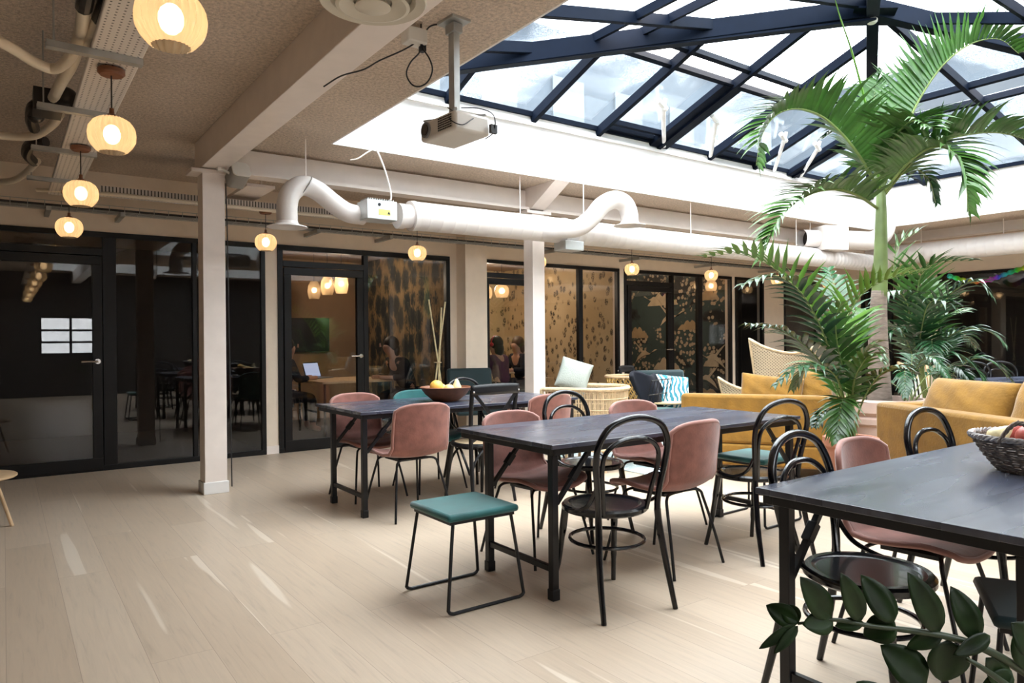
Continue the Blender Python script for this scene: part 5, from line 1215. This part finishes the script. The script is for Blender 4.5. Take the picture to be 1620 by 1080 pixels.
# big kentia group behind the right sofa
K2 = at(1470, 690, 8.2); pot = thing('plant_pot', 'dark plant pot hidden behind the right sofa', 'plant pot', (K2.x, K2.y, 0))
MB().lathe([(.001, 0), (.19, 0), (.25, .42), (.25, .46), (.22, .46), (.21, .42), (.001, .40)], n=32).build('pot_body', 'black', pot)
kentia((K2.x, K2.y, .44), 'wide bushy palm with silvery green fronds behind the right sofa', [
 ([(1455, 560, 8.2), (1450, 480, 8.1), (1460, 430, 7.9), (1490, 415, 7.7), (1540, 412, 7.5)], 0.61, 17, .25, .5, 'leaf'),
 ([(1450, 560, 8.2), (1430, 480, 8.2), (1415, 420, 8.2), (1425, 385, 8.2), (1455, 365, 8.2)], 0.61, 15, .2, .6, 'leaf'),
 ([(1460, 560, 8.1), (1480, 500, 7.9), (1510, 460, 7.7), (1545, 445, 7.5), (1570, 470, 7.4)], 0.56, 15, .5, .2, 'leaf2'),
 ([(1460, 580, 8.1), (1490, 540, 7.9), (1530, 520, 7.7), (1565, 525, 7.6), (1590, 545, 7.5)], 0.51, 15, .4, .2, 'leaf2'),
 ([(1455, 590, 8.0), (1470, 560, 7.8), (1500, 555, 7.6), (1535, 575, 7.5), (1560, 605, 7.4)], 0.51, 15, .5, .2, 'leaf2'),
 ([(1450, 560, 8.0), (1440, 500, 7.8), (1430, 470, 7.6), (1410, 460, 7.5), (1385, 475, 7.4)], 0.51, 15, .5, .2, 'leaf2'),
 ([(1455, 560, 8.0), (1460, 510, 7.7), (1470, 480, 7.5), (1490, 475, 7.3), (1515, 490, 7.2)], 0.51, 15, .45, .2, 'leaf2'),
 ([(1450, 580, 8.1), (1435, 540, 8.0), (1425, 520, 7.9), (1415, 520, 7.8), (1400, 540, 7.8)], 0.46, 14, .45, .2, 'leaf2'),
 ([(1455, 580, 8.1), (1462, 530, 8.1), (1470, 500, 8.2), (1475, 470, 8.3), (1470, 445, 8.4)], 0.56, 15, .3, .4, 'leaf'),
 ([(1460, 590, 8.1), (1475, 550, 8.1), (1480, 520, 8.1), (1500, 500, 8.1), (1530, 490, 8.1)], 0.49, 15, .4, .3, 'leaf')], 
 [(2.4, .8, 1.1, .2, .42, 20, 'leaf2'), (3.6, .9, .9, .3, .42, 20, 'leaf2'), (5.2, .8, .7, .4, .38, 20, 'leaf2'), (4.4, .6, .6, .3, .34, 18, 'leaf2'), (.6, .9, .9, .3, .4, 20, 'leaf'), (5.9, .7, 1.0, .3, .4, 20, 'leaf2')], .5, lw=.024)
# low plants in the stone planter
t = kentia((TP.x+.1, TP.y-.2, .63), 'low dark fan-leaved plant at the foot of the palm trunk', [], [(a_, .45+.1*(k % 2), .25+.15*(k % 3), .3, .22, 14, 'leaf2') for k, a_ in enumerate((5.2, 5.8, .4, 1.2, 3.6, 4.3))], .6, name='planter_palm')
# ------------------------------------------------------------------ foreground plant
zt = at(1760, 1240, 1.22); ZB = Vector((zt.x, zt.y, .62))
pot = thing('plant_stand', 'wooden plant stand just outside the right front corner', 'stand', (ZB.x, ZB.y, 0))
MB().lathe([(.001, .30), (.15, .30), (.15, .32), (.001, .32)], n=24).build('shelf', 'wood_l', pot)
for a in (.6, 2.2, 3.7, 5.3): MB().tube([(.13*math.cos(a), .13*math.sin(a), .32), (.16*math.cos(a), .16*math.sin(a), 0)], .012, 6).build('leg', 'wood_l', pot)
pot = thing('plant_pot', 'pot of the glossy foreground plant, beyond the right front corner', 'plant pot', (ZB.x, ZB.y, .32))
MB().lathe([(.001, 0), (.10, 0), (.14, .26), (.14, .30), (.12, .30), (.115, .26), (.001, .25)], n=30).build('pot_body', 'terracotta', pot)
t = thing('zz_plant', 'glossy dark green plant with fleshy paired leaves reaching in at the bottom right', 'plant', tuple(ZB-Vector((0, 0, .05)))); ZB = ZB-Vector((0, 0, .05))
def zleaf(parent, base, tipp, w_, nrm, fold=.15, curl=.0):
    a, b = Vector(base), Vector(tipp); d = b-a; L = d.length; d.normalize(); n_ = Vector(nrm); sd = d.cross(n_).normalized(); n_ = sd.cross(d).normalized()
    m = MB(); rows = []; N_ = 10
    for j in range(N_+1):
        u = j/N_; hw = w_/2*(math.sin(PI*u**.80)**.75)*(1 if u < .98 else 0)+.0004; c = a+d*L*u+n_*curl*L*math.sin(PI*u)
        rows.append([m.v(c-sd*hw+n_*hw*fold*2), m.v(c-sd*hw*.5+n_*hw*fold*.7), m.v(c), m.v(c+sd*hw*.5+n_*hw*fold*.7), m.v(c+sd*hw+n_*hw*fold*2)])
    for A, B in zip(rows, rows[1:]):
        for i in range(4): m.f((A[i], A[i+1], B[i+1], B[i]))
    return m.build('leaf', 'zz', parent, smooth=180, mods=(('SOLIDIFY', dict(thickness=.0012, offset=0.)),))
def ztube(pts, r0, r1):
    P = [ZB*0+Vector(p)-ZB for p in pts]; P = spline(P, 8); return MB().tube(P, [r0+(r1-r0)*i/(len(P)-1) for i in range(len(P))], 10).build('stem', 'zz_stem', t, smooth=180)
base_ = ZB
st1 = ztube([base_, at(1730, 1135, 1.16), at(1620, 1062, 1.13), at(1555, 1025, 1.12), at(1500, 1007, 1.12), at(1440, 997, 1.12), at(1380, 990, 1.12), at(1320, 980, 1.12), at(1262, 986, 1.12)], .009, .0022)
Vd = -CF
def ZL(a, b, w_, d=1.12, db=0, tl=.5):
    A = at(a[0], a[1], d)-ZB; B = at(b[0], b[1], d+db)-ZB; zleaf(t, A, B, w_/1126.4*d, (Vd+CU*tl*.6), .12, .02)
for a, b, w_ in (((1262, 986), (1212, 957), 34), ((1264, 984), (1236, 957), 30), ((1258, 988), (1201, 1026), 17), ((1262, 990), (1224, 1034), 16),
                 ((1312, 978), (1266, 912), 42), ((1318, 980), (1270, 988), 38), ((1362, 982), (1330, 906), 36), ((1366, 984), (1321, 990), 20), ((1414, 984), (1362, 909), 44), ((1416, 984), (1366, 1005), 46),
                 ((1486, 1000), (1436, 905), 46), ((1490, 1000), (1434, 1024), 28), ((1546, 1012), (1504, 927), 44), ((1566, 1005), (1508, 1036), 26),
                 ((1500, 1012), (1490, 1078), 66), ((1466, 1080), (1393, 1020), 58), ((1620, 1060), (1630, 975), 60), ((1560, 1040), (1600, 1100), 40), ((1600, 1060), (1545, 1110), 36)):
    ZL(a, b, w_, 1.12, random.uniform(-.02, .02))
st2 = ztube([base_, at(1700, 1180, 1.1), at(1620, 1105, 1.06), at(1560, 1060, 1.05), at(1530, 1042, 1.05)], .008, .003)
for a, b, w_ in (((1400, 1120), (1355, 1078), 44), ((1640, 1030), (1600, 985), 52)): ZL(a, b, w_, 1.06)

# bamboo stick bundle against the glazing, and the small box beside the tray
t = thing('stick_bundle', 'three pale crossed bamboo sticks standing against the foliage-papered pane', 'decoration', (0, 0, 0)); t.location = (4.52, 7.95, 0)
for i, (a, b) in enumerate((((-.16, 0, 0), (.14, .05, 1.78)), ((.17, .02, 0), (-.13, .0, 1.80)), ((.0, .06, 0), (.03, -.04, 1.70)))): MB().tube([a, b], .011, 8).build('stick', 'pear', t)
MB().tube([(.045*math.cos(q)+.003, .045*math.sin(q)+.02, 1.0) for q in [k*PI/6 for k in range(12)]], .006, 5, closed=True).build('twine', 'rattan', t)
t = thing('junction_box', 'small grey junction box beside the perforated tray, under the nearest pendant', 'box', tuple(at(236, 152, 3.0)))
t.location.z = 2.62
MB().box((0, 0, 0), (.06, .10, .08)).build('housing', 'plastic', t, bevel=.005); MB().tube([(-.0, .03, .0), (-.0, .10, .02)], .012, 8).build('cable_gland', 'black', t); MB().tube([(0, 0, .04), (0, 0, .38)], .006, 6).build('conduit', 'galv', t)
